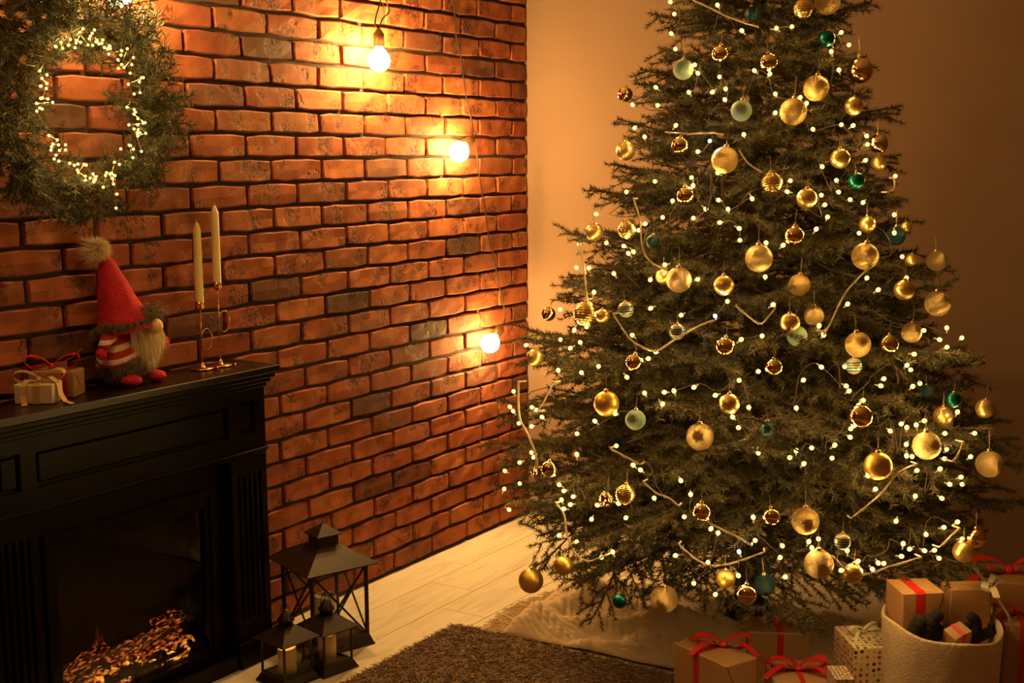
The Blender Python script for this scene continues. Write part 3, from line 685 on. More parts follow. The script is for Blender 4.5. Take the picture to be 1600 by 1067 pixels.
def branch_variant(L, seed):
    r = random.Random(seed)
    stem = []; n = 8
    sag = r.uniform(-0.05, 0.02) * L; bend = r.uniform(-0.06, 0.06) * L
    def P(t): return Vector((L * t, bend * math.sin(t * PI), sag * math.sin(t * PI * 0.9) + 0.06 * L * t * t))
    pts = [P(i / n) for i in range(n + 1)]
    wood = MB(); wood.tube(pts, [0.0022 + 0.006 * L * (1 - i / n) for i in range(n + 1)], 5)
    segs = [(tuple(P(t)), tuple(P(t + 0.1))) for t in [0.3, 0.4, 0.5, 0.6, 0.7, 0.8, 0.9]]
    t = 0.22 if L > 0.3 else 0.1
    sd = 1
    while t < 0.97:
        ll = min(0.30, 0.62 * L * (1 - t) + 0.055) * r.uniform(0.8, 1.15)
        a = math.radians(r.uniform(42, 62)) * sd
        el = r.uniform(-0.32, 0.22)
        p = P(t)
        d = Vector((math.cos(a), math.sin(a), el)).normalized()
        q1 = p + d * ll * 0.5 + Vector((0, 0, r.uniform(-0.01, 0.005)))
        q2 = q1 + (d + Vector((0.22, 0, r.uniform(-0.35, 0.12)))).normalized() * ll * 0.5
        wood.tube([p, q1, q2], [0.0024, 0.0017, 0.0011], 3, cap=False)
        segs += [(tuple(p + (q1 - p) * 0.15), tuple(q1)), (tuple(q1), tuple(q2))]
        if ll > 0.10:
            for k in range(2 if ll < 0.19 else 3):
                s2 = 1 if k % 2 == 0 else -1
                tt = 0.3 + 0.17 * k
                pp = p + (q2 - p) * tt
                a2 = a + s2 * math.radians(r.uniform(35, 55))
                l2 = max(0.04, ll * r.uniform(0.30, 0.45))
                d2 = Vector((math.cos(a2), math.sin(a2), r.uniform(-0.5, 0.2))).normalized()
                e = pp + d2 * l2
                wood.tube([pp, e], [0.0014, 0.0009], 3, cap=False)
                segs.append((tuple(pp), tuple(e)))
        t += r.uniform(0.052, 0.074) * (0.75 / max(L, 0.25)) ** 0.6
        sd = -sd
    nd = needles_on(segs, 980, 0.0170, 0.0027, 52, 0.15, np.random.RandomState(seed))
    return wood.mesh('branch', M['twig']), fast_mesh('needles', nd, None, [M['needle']])

LENS = [0.86, 0.64, 0.46, 0.30, 0.18]
VAR = {L: [branch_variant(L, int(L * 1000) + i) for i in range(3)] for L in LENS}
tree = empty('christmas_tree', (TX, TY, 0), 0, 'tall green spruce christmas tree full of baubles and warm lights in the room corner', 'christmas tree')
tr = MB().tube([(0.01 * math.sin(i * 1.7), 0.01 * math.cos(i * 2.1), 0.10 + 2.5 * i / 12) for i in range(13)], [0.040 * (1 - i / 13.5) + 0.003 for i in range(13)], 10)
tr.build('trunk', M['bark'], tree, True)
std = MB().lathe([(0.0, 0.002), (0.17, 0.002), (0.18, 0.02), (0.12, 0.05), (0.075, 0.07), (0.07, 0.16), (0.058, 0.165), (0.055, 0.14), (0.0, 0.13)], 24)
std.build('tree_stand', M['iron'], tree, True)
def Rz(z): return float(np.interp(z, ZP, RP))
CAMXY = Vector((2.849, -4.528))
z = 0.36; lev = 0
while z < 2.6:
    Rt = Rz(z + 0.02)
    nb = int(6 + 7.5 * min(1, Rt / 0.7))
    if z > 1.6: nb -= 1
    a0 = lev * 1.1
    for k in range(nb):
        az = a0 + 2 * PI * k / nb + R.uniform(-0.12, 0.12)
        zz = z + R.uniform(-0.035, 0.035)
        tip = Rz(zz) * R.uniform(0.74, 1.07)
        # keep clear of the two walls behind
        dx, dy = math.cos(az), math.sin(az)
        if dy > 0: tip = min(tip, (-TY - 0.05) / dy)
        if dx < 0: tip = min(tip, (TX - 0.05) / -dx)
        el = -0.16 + 0.34 * (zz / 2.4) + R.uniform(-0.07, 0.07)      # lower whorls droop, upper ones rise
        if zz < 0.45: el -= R.uniform(0.0, 0.06)
        Lc = min(LENS, key=lambda q: abs(q - tip))
        w, nd = VAR[Lc][R.randrange(3)]
        s = tip / Lc
        b = place('branch', w, tree, (0, 0, zz - math.sin(el) * tip * 0.8))
        b.rotation_euler = Euler((R.uniform(-0.35, 0.35), -el, az)); b.scale = (s, s, s)
        place('needles', nd, b)
    z += 0.070 if z < 1.2 else 0.078; lev += 1
# hanging lower tips and the leader
for (az, zz, rr, dn) in [(-2.0, 0.42, 0.60, 1.1), (-2.6, 0.40, 0.64, 0.8)]:
    w, nd = VAR[0.30][R.randrange(3)]
    b = place('branch', w, tree, (rr * 0.8 * math.cos(az), rr * 0.8 * math.sin(az), zz))
    b.rotation_euler = Euler((R.uniform(-0.3, 0.3), dn, az)); b.scale = (0.8, 0.8, 0.8); place('needles', nd, b)
w, nd = VAR[0.18][0]
b = place('branch', w, tree, (0, 0, 2.52)); b.rotation_euler = Euler((0, -PI / 2, 0)); place('needles', nd, b)

# ---------------------------------------------------------------- baubles
def ball_mesh(kind, mtl):
    prof = []
    n = 64 if kind == 'ribbed' else 22
    for i in range(n + 1):
        a = PI * i / n
        r = 1.0
        if kind == 'ribbed': r = 1.0 + (0.022 if i % 4 in (0, 1) else -0.012) * (1 if 3 < i < n - 3 else 0)
        prof.append((max(math.sin(a) * r, 1e-6), -math.cos(a) * r))
    return MB().lathe(prof, 36 if kind == 'ribbed' else 32).mesh('bauble', mtl, True)
BM = {k: ball_mesh(k, M['b_' + k]) for k in ('matte', 'satin', 'gloss', 'brushed', 'glitter', 'ribbed', 'mint', 'teal', 'navy', 'stripe')}
capm = MB().lathe([(0.19, 0.965), (0.205, 1.0), (0.19, 1.02), (0.19, 1.12), (0.17, 1.15), (1e-4, 1.16)], 14).tube([(0.09 * math.cos(t), 0, 1.235 + 0.09 * math.sin(t)) for t in [2 * PI * i / 12 for i in range(13)]], 0.016, 6, False).mesh('cap', M['cap'], True)
for (x, y, z, r, kd, lab) in BAUBLES:
    o = place('bauble', BM[kd], None, (x, y, z)); o.scale = (r, r, r)
    o.rotation_euler = (R.uniform(-0.12, 0.12), R.uniform(-0.12, 0.12), R.uniform(0, 6))
    tag(o, lab, 'bauble', 'baubles on the christmas tree')
    place('cap', capm, o)
    # thread loop up to the branch
    dx, dy = (TX - x) / r, (TY - y) / r
    k = 0.02
    thr = MB().tube([(0.0, 0.0, 1.30), (0.05, 0, 1.9), (0.0, 0, 2.6), (-0.05, 0, 1.9), (0.0, 0, 1.30)], 0.018, 4, False)
    place('hanging_loop', thr.mesh('hanging_loop', M['thread']), o)

# ---------------------------------------------------------------- string of lights on the tree
ls = empty('fairy_light_string', (0, 0, 0), 0, 'long string of tiny warm lights wound around the spruce tree', 'string lights')
# order the lights into one run: up the tree in bands, back and forth
pts = [Vector(p) for p in LEDS]
band = {}
for i, p in enumerate(pts): band.setdefault(int(p.z / 0.15), []).append(i)
order = []
for bi, kb in enumerate(sorted(band)):
    idx = sorted(band[kb], key=lambda i: (math.atan2(pts[i].y - TY, pts[i].x - TX) + 2.6) % (2 * PI))
    order += idx if bi % 2 == 0 else idx[::-1]
cab = MB()
def pull(p, f):   # towards the trunk
    return Vector((TX + (p.x - TX) * f, TY + (p.y - TY) * f, p.z))
run = []
for a, b_ in zip(order, order[1:]):
    A, B = pull(pts[a], 0.93), pull(pts[b_], 0.93)
    d = (B - A).length
    run.append(A)
    if d > 0.08:
        run.append(pull((A + B) / 2, 0.80 if d < 0.4 else 0.5) - Vector((0, 0, 0.03)))
run.append(pull(pts[order[-1]], 0.93))
def sm(P, n=4):
    P = [Vector(p) for p in P]; Q = []
    for i in range(len(P) - 1):
        p0, p1, p2, p3 = P[max(i - 1, 0)], P[i], P[i + 1], P[min(i + 2, len(P) - 1)]
        for k in range(n):
            t = k / n
            Q.append(0.5 * ((2 * p1) + (p2 - p0) * t + (2 * p0 - 5 * p1 + 4 * p2 - p3) * t * t + (3 * p1 - p0 - 3 * p2 + p3) * t ** 3))
    return Q + [P[-1]]
MB().tube(sm(run, 3), 0.0013, 4, False).build('cable', M['cord'], ls)
for ci_, sgm in enumerate(CABLES):
    if ci_ >= len(CABLES) - 2: continue
    P = [Vector(p) for p in sgm]
    Q = []
    for i in range(len(P) - 1):
        p0, p1, p2, p3 = P[max(i - 1, 0)], P[i], P[i + 1], P[min(i + 2, len(P) - 1)]
        for t in (0, 0.25, 0.5, 0.75):
            Q.append(0.5 * ((2 * p1) + (p2 - p0) * t + (2 * p0 - 5 * p1 + 4 * p2 - p3) * t * t + (3 * p1 - p0 - 3 * p2 + p3) * t ** 3))
    Q.append(P[-1])
    Q = [pull(Q[0], 0.97)] + Q + [pull(Q[-1], 0.97)]
    cab = MB()
    cab.tube(Q, 0.0022, 6, False)
    W = [q + Vector((0, 0, 0.0026 * math.sin(i * 2.1))) + pull(q, 1.004) - q for i, q in enumerate(Q)]
    cab.tube(W, 0.0012, 4, False)
    cab.build('cable', M['cable'], ls)
for sgm in CABLES[-2:]:
    MB().tube(sm([Vector(p) for p in sgm], 4), 0.0022, 6, False).build('cable', M['cord'], ls)
ledm = MB().sphere((0, 0, 0.004), (0.0058, 0.0058, 0.0066), 10, 6).mesh('light_bulb', M['led'], True)
ledc = MB().sphere((0, 0, 0.004), (0.0052, 0.0052, 0.0060), 10, 6).mesh('light_bulb', M['led_cool'], True)
neck = MB().lathe([(0.0012, -0.011), (0.0020, -0.008), (0.0022, -0.002), (0.0018, 0.002)], 7).mesh('socket', M['led_neck'], True)
for i, p in enumerate(pts):
    o = place('light_bulb', ledc if i in COOL else ledm, ls, p)
    out = Vector((p.x - TX, p.y - TY, 0)).normalized()
    d = (out * R.uniform(0.1, 1) + Vector((R.uniform(-0.7, 0.7), R.uniform(-0.7, 0.7), R.uniform(-0.6, 1)))).normalized()
    o.rotation_euler = d.to_track_quat('Z', 'Y').to_euler()
    place('socket', neck, o)
    c = (0.75, 0.8, 1.0) if i in COOL else (1.0, 0.60, 0.16)
    lamp('bulb_light', p + out * 0.0, LED_W * R.uniform(0.6, 1.4), c, 0.0085, ls)

# ---------------------------------------------------------------- wall lamps on a cord
def wall_bulb(x, y, z, tilt, lab, power=BULB_W):
    # tilt: direction from socket to bulb
    d = Vector(tilt).normalized()
    t = empty('hanging_bulb', (x, y, z), 0, lab, 'light bulb', 'bulbs strung on the brick wall')
    rot = d.to_track_quat('Z', 'Y').to_matrix().to_4x4()
    T = rot
    gl = MB().lathe([(0.012, -0.037), (0.014, -0.030), (0.026, -0.018), (0.036, 0.000), (0.038, 0.012), (0.034, 0.028), (0.022, 0.042), (0.010, 0.048), (1e-5, 0.049)], 24, T)
    gl.build('glass_bulb', M['bulb'], t, True)
    sk = MB().lathe([(0.0001, -0.095), (0.007, -0.094), (0.012, -0.086), (0.0185, -0.078), (0.019, -0.038), (0.0165, -0.034), (0.0001, -0.034)], 16, T)
    sk.build('lamp_socket', M['socket'], t, True)
    lamp('bulb_light', (0, 0, 0), power, WARM, 0.052, t)
    return t, Vector((x, y, z)) - d * 0.094
_, s1 = wall_bulb(0.095, -2.155, 1.955, (0, -0.1, -1), 'glowing bulb half hidden behind the top of the wreath', 78)
_, s2 = wall_bulb(0.080, -1.045, 1.845, (0.0, 0.0, -1), 'glowing bulb with bronze socket near the top edge of the brick wall', 88)
_, s3 = wall_bulb(0.070, -0.560, 1.535, (0.0, -0.073, -0.043), 'glowing bulb on the brick wall halfway down the cord, its socket facing the corner', 54)
_, s4 = wall_bulb(0.070, -0.365, 0.792, (0.0, -0.088, -0.056), 'lowest glowing bulb on the brick wall beside the tree')
cd = MB()
def sm(P, n=4):
    P = [Vector(p) for p in P]; Q = []
    for i in range(len(P) - 1):
        p0, p1, p2, p3 = P[max(i - 1, 0)], P[i], P[i + 1], P[min(i + 2, len(P) - 1)]
        for k in range(n):
            t = k / n
            Q.append(0.5 * ((2 * p1) + (p2 - p0) * t + (2 * p0 - 5 * p1 + 4 * p2 - p3) * t * t + (3 * p1 - p0 - 3 * p2 + p3) * t ** 3))
    return Q + [P[-1]]
cd.tube(sm(CORD_A(s1, s2)), 0.0028, 6)
cd.tube(sm(CORD_B(s2, s3)), 0.0028, 6)
cd.tube(sm(CORD_C(s3, s4)), 0.0028, 6)
tag(cd.build('lamp_cord', M['cord'], None, True), 'thin dark twisted cord hanging down the brick wall between the bulbs', 'cord')

# ---------------------------------------------------------------- wreath
WC = Vector((0.105, -2.318, 1.65))
wr = empty('wreath', WC, 0, 'big bushy evergreen wreath with a ring of tiny lights on the brick wall', 'wreath')
ring = MB().tube([(0, 0.212 * math.cos(2 * PI * i / 36), 0.205 * math.sin(2 * PI * i / 36)) for i in range(37)], 0.016, 8, False)
ring.build('wreath_ring', M['bark'], wr, True)
def sprig_variant(seed):
    r = random.Random(seed)
    wd = MB(); segs = []
    L = 0.13
    p = Vector((0, 0, 0)); d = Vector((1, 0, 0)); P = [p]
    for k in range(4):
        d = (d + Vector((0, r.uniform(-0.2, 0.2), r.uniform(-0.2, 0.2)))).normalized(); p = p + d * L / 4; P.append(p)
    wd.tube(P, [0.0022, 0.002, 0.0018, 0.0015, 0.001], 4)
    for a, b_ in zip(P, P[1:]): segs.append((tuple(a), tuple(b_)))
    for k in range(4):
        q = P[k] + (P[k + 1] - P[k]) * 0.5
        a = r.uniform(-0.9, 0.9)
        e = q + Vector((0.7, math.sin(a * 3 + k * 1.6), math.cos(a * 2 + k * 1.6))).normalized() * 0.055
        wd.tube([q, e], [0.0014, 0.0008], 3); segs.append((tuple(q), tuple(e)))
    nd = needles_on(segs, 420, 0.032, 0.0032, 48, 0.0, np.random.RandomState(seed))
    return wd.mesh('sprig', M['bark']), fast_mesh('needles', nd, None, [M['tinsel']])
SV = [sprig_variant(900 + i) for i in range(4)]
for i in range(290):
    th = 2 * PI * i / 290 * 7 + R.uniform(-0.2, 0.2)
    ph = R.uniform(-0.5, 3.3) if i % 3 else R.uniform(-0.6, 0.8)     # around the tube: 0 = outwards, pi/2 = to the room
    o_ = Vector((0, math.cos(th), math.sin(th)))
    n_ = (o_ * math.cos(ph) + Vector((1, 0, 0)) * math.sin(ph))
    tg = Vector((0, -math.sin(th), math.cos(th)))
    d = (n_ + tg * R.uniform(0.3, 1.1)).normalized()
    base = Vector((0, 0.212 * math.cos(th), 0.205 * math.sin(th))) + n_ * 0.015
    if base.x + d.x * 0.13 < -0.06:
        d.x = abs(d.x) * 0.2; d.normalize()
    w, nd = SV[R.randrange(4)]
    s = R.uniform(0.70, 1.02) * (1.0 if math.cos(ph) > -0.3 else 0.85)
    if math.sin(th) < -0.45: s *= 0.78
    b = place('sprig', w, wr, base); b.scale = (s, s, s)
    b.rotation_euler = d.to_track_quat('X', 'Z').to_euler(); place('needles', nd, b)
wl_ = empty('wreath_light_string', WC, 0, 'cluster string of tiny warm lights threaded around the inside of the wreath', 'string lights')
wpts = []
WL = random.Random(12)
# clusters: (angle from the wall's far side, spread, count)
for ca, sp_, cn in ((1.75, 0.22, 20), (1.25, 0.15, 9), (0.85, 0.12, 8), (0.45, 0.14, 8), (0.05, 0.12, 5), (-0.3, 0.12, 12), (-0.62, 0.10, 6), (-1.35, 0.22, 16), (-1.9, 0.14, 7), (-2.35, 0.18, 14), (2.75, 0.10, 7), (3.1, 0.10, 7)):
    for k in range(cn):
        th = WL.gauss(ca, sp_); rr = WL.gauss(0.150, 0.014)
        wpts.append(Vector((WL.uniform(0.10, 0.15), rr * math.cos(th) - 0.055, rr * 1.08 * math.sin(th) - 0.012)))
wpts += [Vector((0.15, -0.02, -0.20)), Vector((0.155, -0.015, -0.225)), Vector((0.155, -0.02, -0.26))]
wpts.sort(key=lambda p: math.atan2(p.z, p.y))
MB().tube(wpts, 0.0007, 3, False).build('cable', M['brass'], wl_)
wlm = MB().sphere((0, 0, 0), 0.0036, 8, 6).mesh('light_bulb', M['led'], True)
for i, p in enumerate(wpts):
    place('light_bulb', wlm, wl_, p)
    if i % 3 == 0: lamp('bulb_light', p, LED_W * 0.55, (1.0, 0.62, 0.18), 0.006, wl_)

# ---------------------------------------------------------------- fireplace
fp = empty('electric_fireplace', (0, -2.22, 0), 0, 'black panelled mantelpiece with an electric fire of glowing logs', 'fireplace')
def fb(name, boxes, mt=None, par=fp, bev=0.003):
    b = MB()
    for (x0, x1, y0, y1, z0, z1) in boxes:
        b.box(((x0 + x1) / 2, (y0 + y1) / 2 + 2.22, (z0 + z1) / 2), (x1 - x0, y1 - y0, z1 - z0), bev=bev)
    return b.build(name, mt or M['black'], par)
YL, YR = -2.70, -1.742
fb('mantel_shelf', [(0.018, 0.214, YL - 0.030, YR + 0.026, 0.882, 0.9032)], M['black_gloss'], bev=0.0025)
fb('cornice', [(0.018, 0.203, YL - 0.020, YR + 0.018, 0.866, 0.882), (0.018, 0.192, YL - 0.012, YR + 0.010, 0.852, 0.866), (0.018, 0.180, YL - 0.006, YR + 0.004, 0.838, 0.852)])
# frieze built around recessed panels
yA, yB = -2.55, -1.893
sq = [(-2.655, -2.595), (-1.845, -1.785)]
fr_ = [(0.02, 0.155, YL, YR, 0.655, 0.838)]
def frame_cells(ys, zs, holes, x0, x1):
    out = []
    for a, b_ in zip(ys, ys[1:]):
        for c, d in zip(zs, zs[1:]):
            if not any(abs(a - h[0]) < 1e-6 and abs(c - h[2]) < 1e-6 for h in holes): out.append((x0, x1, a, b_, c, d))
    return out
holes = [(yA, yB, 0.705), (sq[0][0], sq[0][1], 0.715), (sq[1][0], sq[1][1], 0.715)]
cells = [(0.155, 0.17, YL, YR, 0.655, 0.705), (0.155, 0.17, YL, YR, 0.800, 0.838)]
ys = [YL, sq[0][0], sq[0][1], yA, yB, sq[1][0], sq[1][1], YR]
for i in (0, 2, 4, 6): cells.append((0.155, 0.17, ys[i], ys[i + 1], 0.705, 0.800))
fb('frieze', fr_ + cells, bev=0.0)
for (a, b_) in sq:
    fb('frieze_panel', [(0.155, 0.164, a + 0.007, b_ - 0.007, 0.712, 0.793)], bev=0.004)
fb('frieze_panel', [(0.155, 0.164, yA + 0.01, yB - 0.01, 0.715, 0.790)], bev=0.004)
fb('ledge_moulding', [(0.02, 0.180, YL - 0.004, YR + 0.004, 0.645, 0.656), (0.02, 0.175, YL, YR, 0.636, 0.645)])
for (a, b_) in ((-2.70, -2.555), (-1.888, -1.742)):
    c = []
    w = (b_ - a)
    n = 5; m0 = 0.024; st_ = (w - 2 * m0) / (2 * n - 1)
    c.append((0.02, 0.160, a, b_, 0.0, 0.636))
    c.append((0.160, 0.17, a, a + m0, 0.08, 0.636)); c.append((0.160, 0.17, b_ - m0, b_, 0.08, 0.636))
    c.append((0.160, 0.17, a + m0, b_ - m0, 0.585, 0.636)); c.append((0.160, 0.17, a + m0, b_ - m0, 0.08, 0.14))
    for k in range(n - 1):
        y0 = a + m0 + st_ * (2 * k + 1); c.append((0.160, 0.17, y0, y0 + st_, 0.14, 0.585))
    pl_ = fb('pilaster', c, bev=0.0008)
    fb('pilaster_base', [(0.02, 0.186, a - 0.004, b_ + 0.004, 0.0, 0.08)], par=fp)
fb('surround_panel', [(0.02, 0.128, -2.555, -1.888, 0.555, 0.636), (0.02, 0.128, -2.555, -2.505, 0.06, 0.555), (0.02, 0.128, -1.938, -1.888, 0.06, 0.555), (0.02, 0.128, -2.555, -1.888, 0.02, 0.075)], bev=0.0)
fb('fire_frame', [(0.128, 0.140, -2.520, -1.922, 0.538, 0.565), (0.128, 0.140, -2.520, -2.494, 0.075, 0.538), (0.128, 0.140, -1.948, -1.922, 0.075, 0.538), (0.128, 0.140, -2.520, -1.922, 0.052, 0.075),
                  (0.120, 0.132, -2.494, -1.948, 0.508, 0.538), (0.120, 0.132, -2.494, -2.478, 0.075, 0.508), (0.120, 0.132, -1.964, -1.948, 0.075, 0.508)], bev=0.002)
fb('firebox', [(0.020, 0.026, -2.505, -1.938, 0.075, 0.555), (0.026, 0.12, -2.505, -1.938, 0.06, 0.078)], M['firebox'], bev=0.0)
fb('fire_screen', [(0.1165, 0.1190, -2.494, -1.948, 0.078, 0.515)], M['fireglass'], bev=0.0)
fb('hearth_plinth', [(0.02, 0.176, -2.555, -1.888, 0.0, 0.05)])
# logs, embers, grate
def log(p0, p1, r, seed):
    b = MB(); rr = random.Random(seed)
    P0, P1 = Vector(p0), Vector(p1); n = 9
    ph = rr.uniform(0, 9)
    pts_ = [P0.lerp(P1, i / n) + Vector((0, 0, 0.006 * math.sin(i * 1.3 + ph))) for i in range(n + 1)]
    b.tube(pts_, [r * (0.8 + 0.3 * noise.noise(Vector((i * 0.9, seed, 0)))) for i in range(n + 1)], 12)
    b.v = [tuple(Vector(v) + Vector((noise.noise(Vector(v) * 60) * 0.004, 0, noise.noise(Vector(v) * 55 + Vector((3, 1, 2))) * 0.005))) for v in b.v]
    o = b.build('log', M['ember_log'], fp, True)
    return o
log((0.060, -0.235, 0.118), (0.055, -0.065, 0.185), 0.027, 1)
log((0.062, -0.055, 0.145), (0.050, 0.085, 0.150), 0.022, 2)
log((0.050, 0.075, 0.150), (0.046, 0.235, 0.175), 0.019, 3)
log((0.075, 0.01, 0.120), (0.060, 0.205, 0.138), 0.015, 4)
log((0.085, -0.25, 0.100), (0.085, -0.13, 0.120), 0.012, 5)
log((0.040, 0.12, 0.185), (0.040, 0.215, 0.192), 0.012, 6)
eb = MB(); er = random.Random(3)
for k in range(150):
    y = er.uniform(-0.255, 0.255); x = er.uniform(0.035, 0.105)
    s = er.uniform(0.005, 0.012)
    eb.sphere((x, y, 0.080 + er.uniform(0, 0.020) + 0.02 * (x < 0.08)), (s * 1.3, s * 1.6, s), 7, 5)
eo = eb.build('ember_bed', M['ember_bed'], fp, True); eo['kind'] = 'stuff'
gr = MB().box((0.108, 0, 0.098), (0.006, 0.52, 0.012), bev=0.001)
g_ = gr.build('grate', M['firebox'], fp)
for k in range(5):
    MB().box((0.108, -0.2 + 0.1 * k, 0.100), (0.010, 0.014, 0.046), bev=0.001).build('grate_post', M['firebox'], g_)
lamp('ember_light', (0.075, 0, 0.13), 0.10, (1.0, 0.22, 0.03), 0.05, fp)
fl_ = MB()
for (y, z0, h, w) in ((-0.075, 0.17, 0.075, 0.010), (-0.25, 0.11, 0.06, 0.006), (-0.06, 0.17, 0.045, 0.008)):
    fl_.lathe([(1e-4, 0), (w, h * 0.2), (w * 0.8, h * 0.5), (w * 0.3, h * 0.85), (1e-4, h)], 8, Matrix.Translation((0.045, y, z0)) @ Matrix.Diagonal((0.3, 1, 1, 1)))
fl_.build('flame', M['flame'], fp, True)

# ---------------------------------------------------------------- candlesticks
def candlestick(x, y, zc0, ztop, zl, lab, labc):
    b0 = 0.9035
    t = empty('candlestick', (x, y, b0), 0, lab, 'candlestick', 'brass candlesticks on the mantel')
    MB().lathe([(1e-4, 0.0005), (0.0335, 0.0005), (0.0345, 0.003), (0.033, 0.0055), (0.012, 0.0065), (0.0075, 0.009), (0.0055, 0.018), (0.0035, 0.020), (1e-4, 0.020)], 28).build('base', M['brass'], t, True)
    MB().box((0.038, 0.016, 0.0045), (0.014, 0.007, 0.009), 0.4, 0.002).build('base_tab', M['brass'], t)
    hc = zc0 - b0
    MB().tube([(0, 0, 0.018), (0, 0, hc - 0.035), (0.0005, 0.0, hc - 0.012), (0, 0, hc)], 0.0021, 8).build('stem', M['brass'], t, True)
    # oval finger ring beside the stem, in the wall-parallel plane
    MB().tube([(0.000, 0.0215 + 0.0215 * math.cos(a), zl - b0 + 0.031 * math.sin(a)) for a in [2 * PI * i / 24 for i in range(25)]], 0.0019, 7, False).build('finger_ring', M['brass'], t, True)
    MB().lathe([(0.003, 0), (0.0095, 0.002), (0.0115, 0.008), (0.0115, 0.030), (0.0102, 0.030), (0.010, 0.01), (1e-4, 0.009)], 20, Matrix.Translation((0, 0, hc))).build('candle_cup', M['brass'], t, True)
    c = empty('candle', (x, y, zc0 + 0.010), 0, labc, 'candle', 'ivory taper candles')
    h = ztop - zc0 - 0.010
    MB().lathe([(1e-4, 0), (0.0099, 0), (0.0122, 0.022), (0.0120, h * 0.5), (0.0112, h - 0.026), (0.0108, h - 0.022), (0.006, h - 0.008), (0.0035, h - 0.003), (1e-4, h - 0.001)], 20).build('wax', M['wax'], c, True)
    MB().tube([(0, 0, h - 0.004), (0.0005, 0, h + 0.007)], 0.0009, 5).build('wick', M['wick'], c)
candlestick(0.086, -1.905, 1.078, 1.333, 0.990, 'shorter brass candlestick with an oval ring, nearer the gnome', 'shorter ivory taper candle, the one nearer the gnome')
candlestick(0.088, -1.835, 1.130, 1.378, 1.035, 'taller brass candlestick with an oval ring, nearer the mantel end', 'taller ivory taper candle, nearer the mantel end')

# ---------------------------------------------------------------- fur helper
def fur(name, surf_pts, ln, w, mt, parent, gravity=0.3, seed=1, comb=None):
    rs = np.random.RandomState(seed)
    P = np.array([p for p, n in surf_pts]); Nn = np.array([n for p, n in surf_pts])
    d = nrm(Nn + rs.randn(*P.shape) * 0.28 + np.array([0, 0, -gravity]) + (np.array(comb) if comb is not None else 0))
    l = ln * (0.6 + 0.6 * rs.rand(len(P), 1))
    side = nrm(np.cross(d, rs.randn(*P.shape))) * w / 2
    mid = P + d * l * 0.55
    tip = mid + nrm(d + np.array([0, 0, -gravity * 1.6]) + rs.randn(*P.shape) * 0.15) * l * 0.5
    a = np.stack([P - side, P + side, mid + side * 0.8], 1).reshape(-1, 3)
    b = np.stack([P - side, mid + side * 0.8, mid - side * 0.8], 1).reshape(-1, 3)
    c = np.stack([mid - side * 0.8, mid + side * 0.8, tip], 1).reshape(-1, 3)
    return place(name, fast_mesh(name, np.concatenate([a, b, c]), None, [mt]), parent)
def ell_pts(c, r, n, seed, cond=None):
    rs = random.Random(seed); out = []
    while len(out) < n:
        v = Vector((rs.gauss(0, 1), rs.gauss(0, 1), rs.gauss(0, 1))).normalized()
        p = Vector((c[0] + v.x * r[0], c[1] + v.y * r[1], c[2] + v.z * r[2]))
        if cond and not cond(p, v): continue
        out.append((tuple(p), tuple(Vector((v.x / r[0], v.y / r[1], v.z / r[2])).normalized())))
    return out

# ---------------------------------------------------------------- gnome on the mantel
gn = empty('gnome_doll', (0.072, -2.172, 0.9035), 0.10, 'plush gnome doll with tall red knitted hat, striped shirt and long cream beard', 'doll')
BC, BR = (0, 0, 0.078), (0.058, 0.086, 0.080)
MB().sphere(BC, BR, 28, 18).build('body', M['grey_felt'], gn, True)
fur('body_fur', ell_pts(BC, BR, 5200, 3, lambda p, v: p.z < 0.090 + 0.25 * (p.y) and p.z > 0.006), 0.014, 0.0009, M['grey_fur'], gn, 0.5, 4)
# striped shirt patch: shell over the upper body, left breast
sh = MB(); ns, nt_ = 18, 30
vs = []
for i in range(ns + 1):
    for k in range(nt_):
        a = 2 * PI * k / nt_
        el = -0.05 + (1.35 + 0.05) * i / ns
        x_ = math.cos(el) * math.cos(a); y_ = math.cos(el) * math.sin(a); z_ = math.sin(el)
        vs.append((BC[0] + x_ * BR[0] * 1.06, BC[1] + y_ * BR[1] * 1.06, BC[2] + z_ * BR[2] * 1.06 + 0.22 * y_ * BR[1] * (1 - i / ns)))
fs = [(i * nt_ + k, i * nt_ + (k + 1) % nt_, (i + 1) * nt_ + (k + 1) % nt_, (i + 1) * nt_ + k) for i in range(ns) for k in range(nt_)]
RS = Matrix.Rotation(0.42, 4, 'X') @ Matrix.Rotation(0.25, 4, 'Y')
sh.add([RS.inverted() @ Vector(v) for v in vs], fs); so = sh.build('striped_shirt', M['knit_stripe'], gn, True); so.rotation_euler = RS.to_euler()
for s_, (yy, zz) in ((-1, (-0.098, 0.108)), (1, (0.085, 0.100))):
    arm = MB().tube([(0.01, s_ * 0.060, 0.140), (0.02, s_ * 0.086, 0.132), (0.028, s_ * 0.110, 0.112)], [0.019, 0.018, 0.015], 12)
    arm.build('arm', M['knit_stripe'], gn, True)
    MB().sphere((0.032, s_ * 0.121, 0.098), (0.014, 0.014, 0.018), 14, 9, Matrix.Rotation(-s_ * 0.7, 4, 'X')).build('mitten', M['red_knit'], gn, True)
for (yy, r_) in ((-0.036, 0.25), (0.058, 0.1)):
    MB().sphere((0.052, yy, 0.0155), (0.030, 0.027, 0.0155), 18, 10, Matrix.Rotation(r_, 4, 'Z')).build('foot', M['red_knit'], gn, True)
# head under the hat
HC = Vector((0.012, 0.012, 0.165))
MB().sphere(HC, (0.048, 0.055, 0.045), 20, 14).build('head', M['grey_felt'], gn, True)
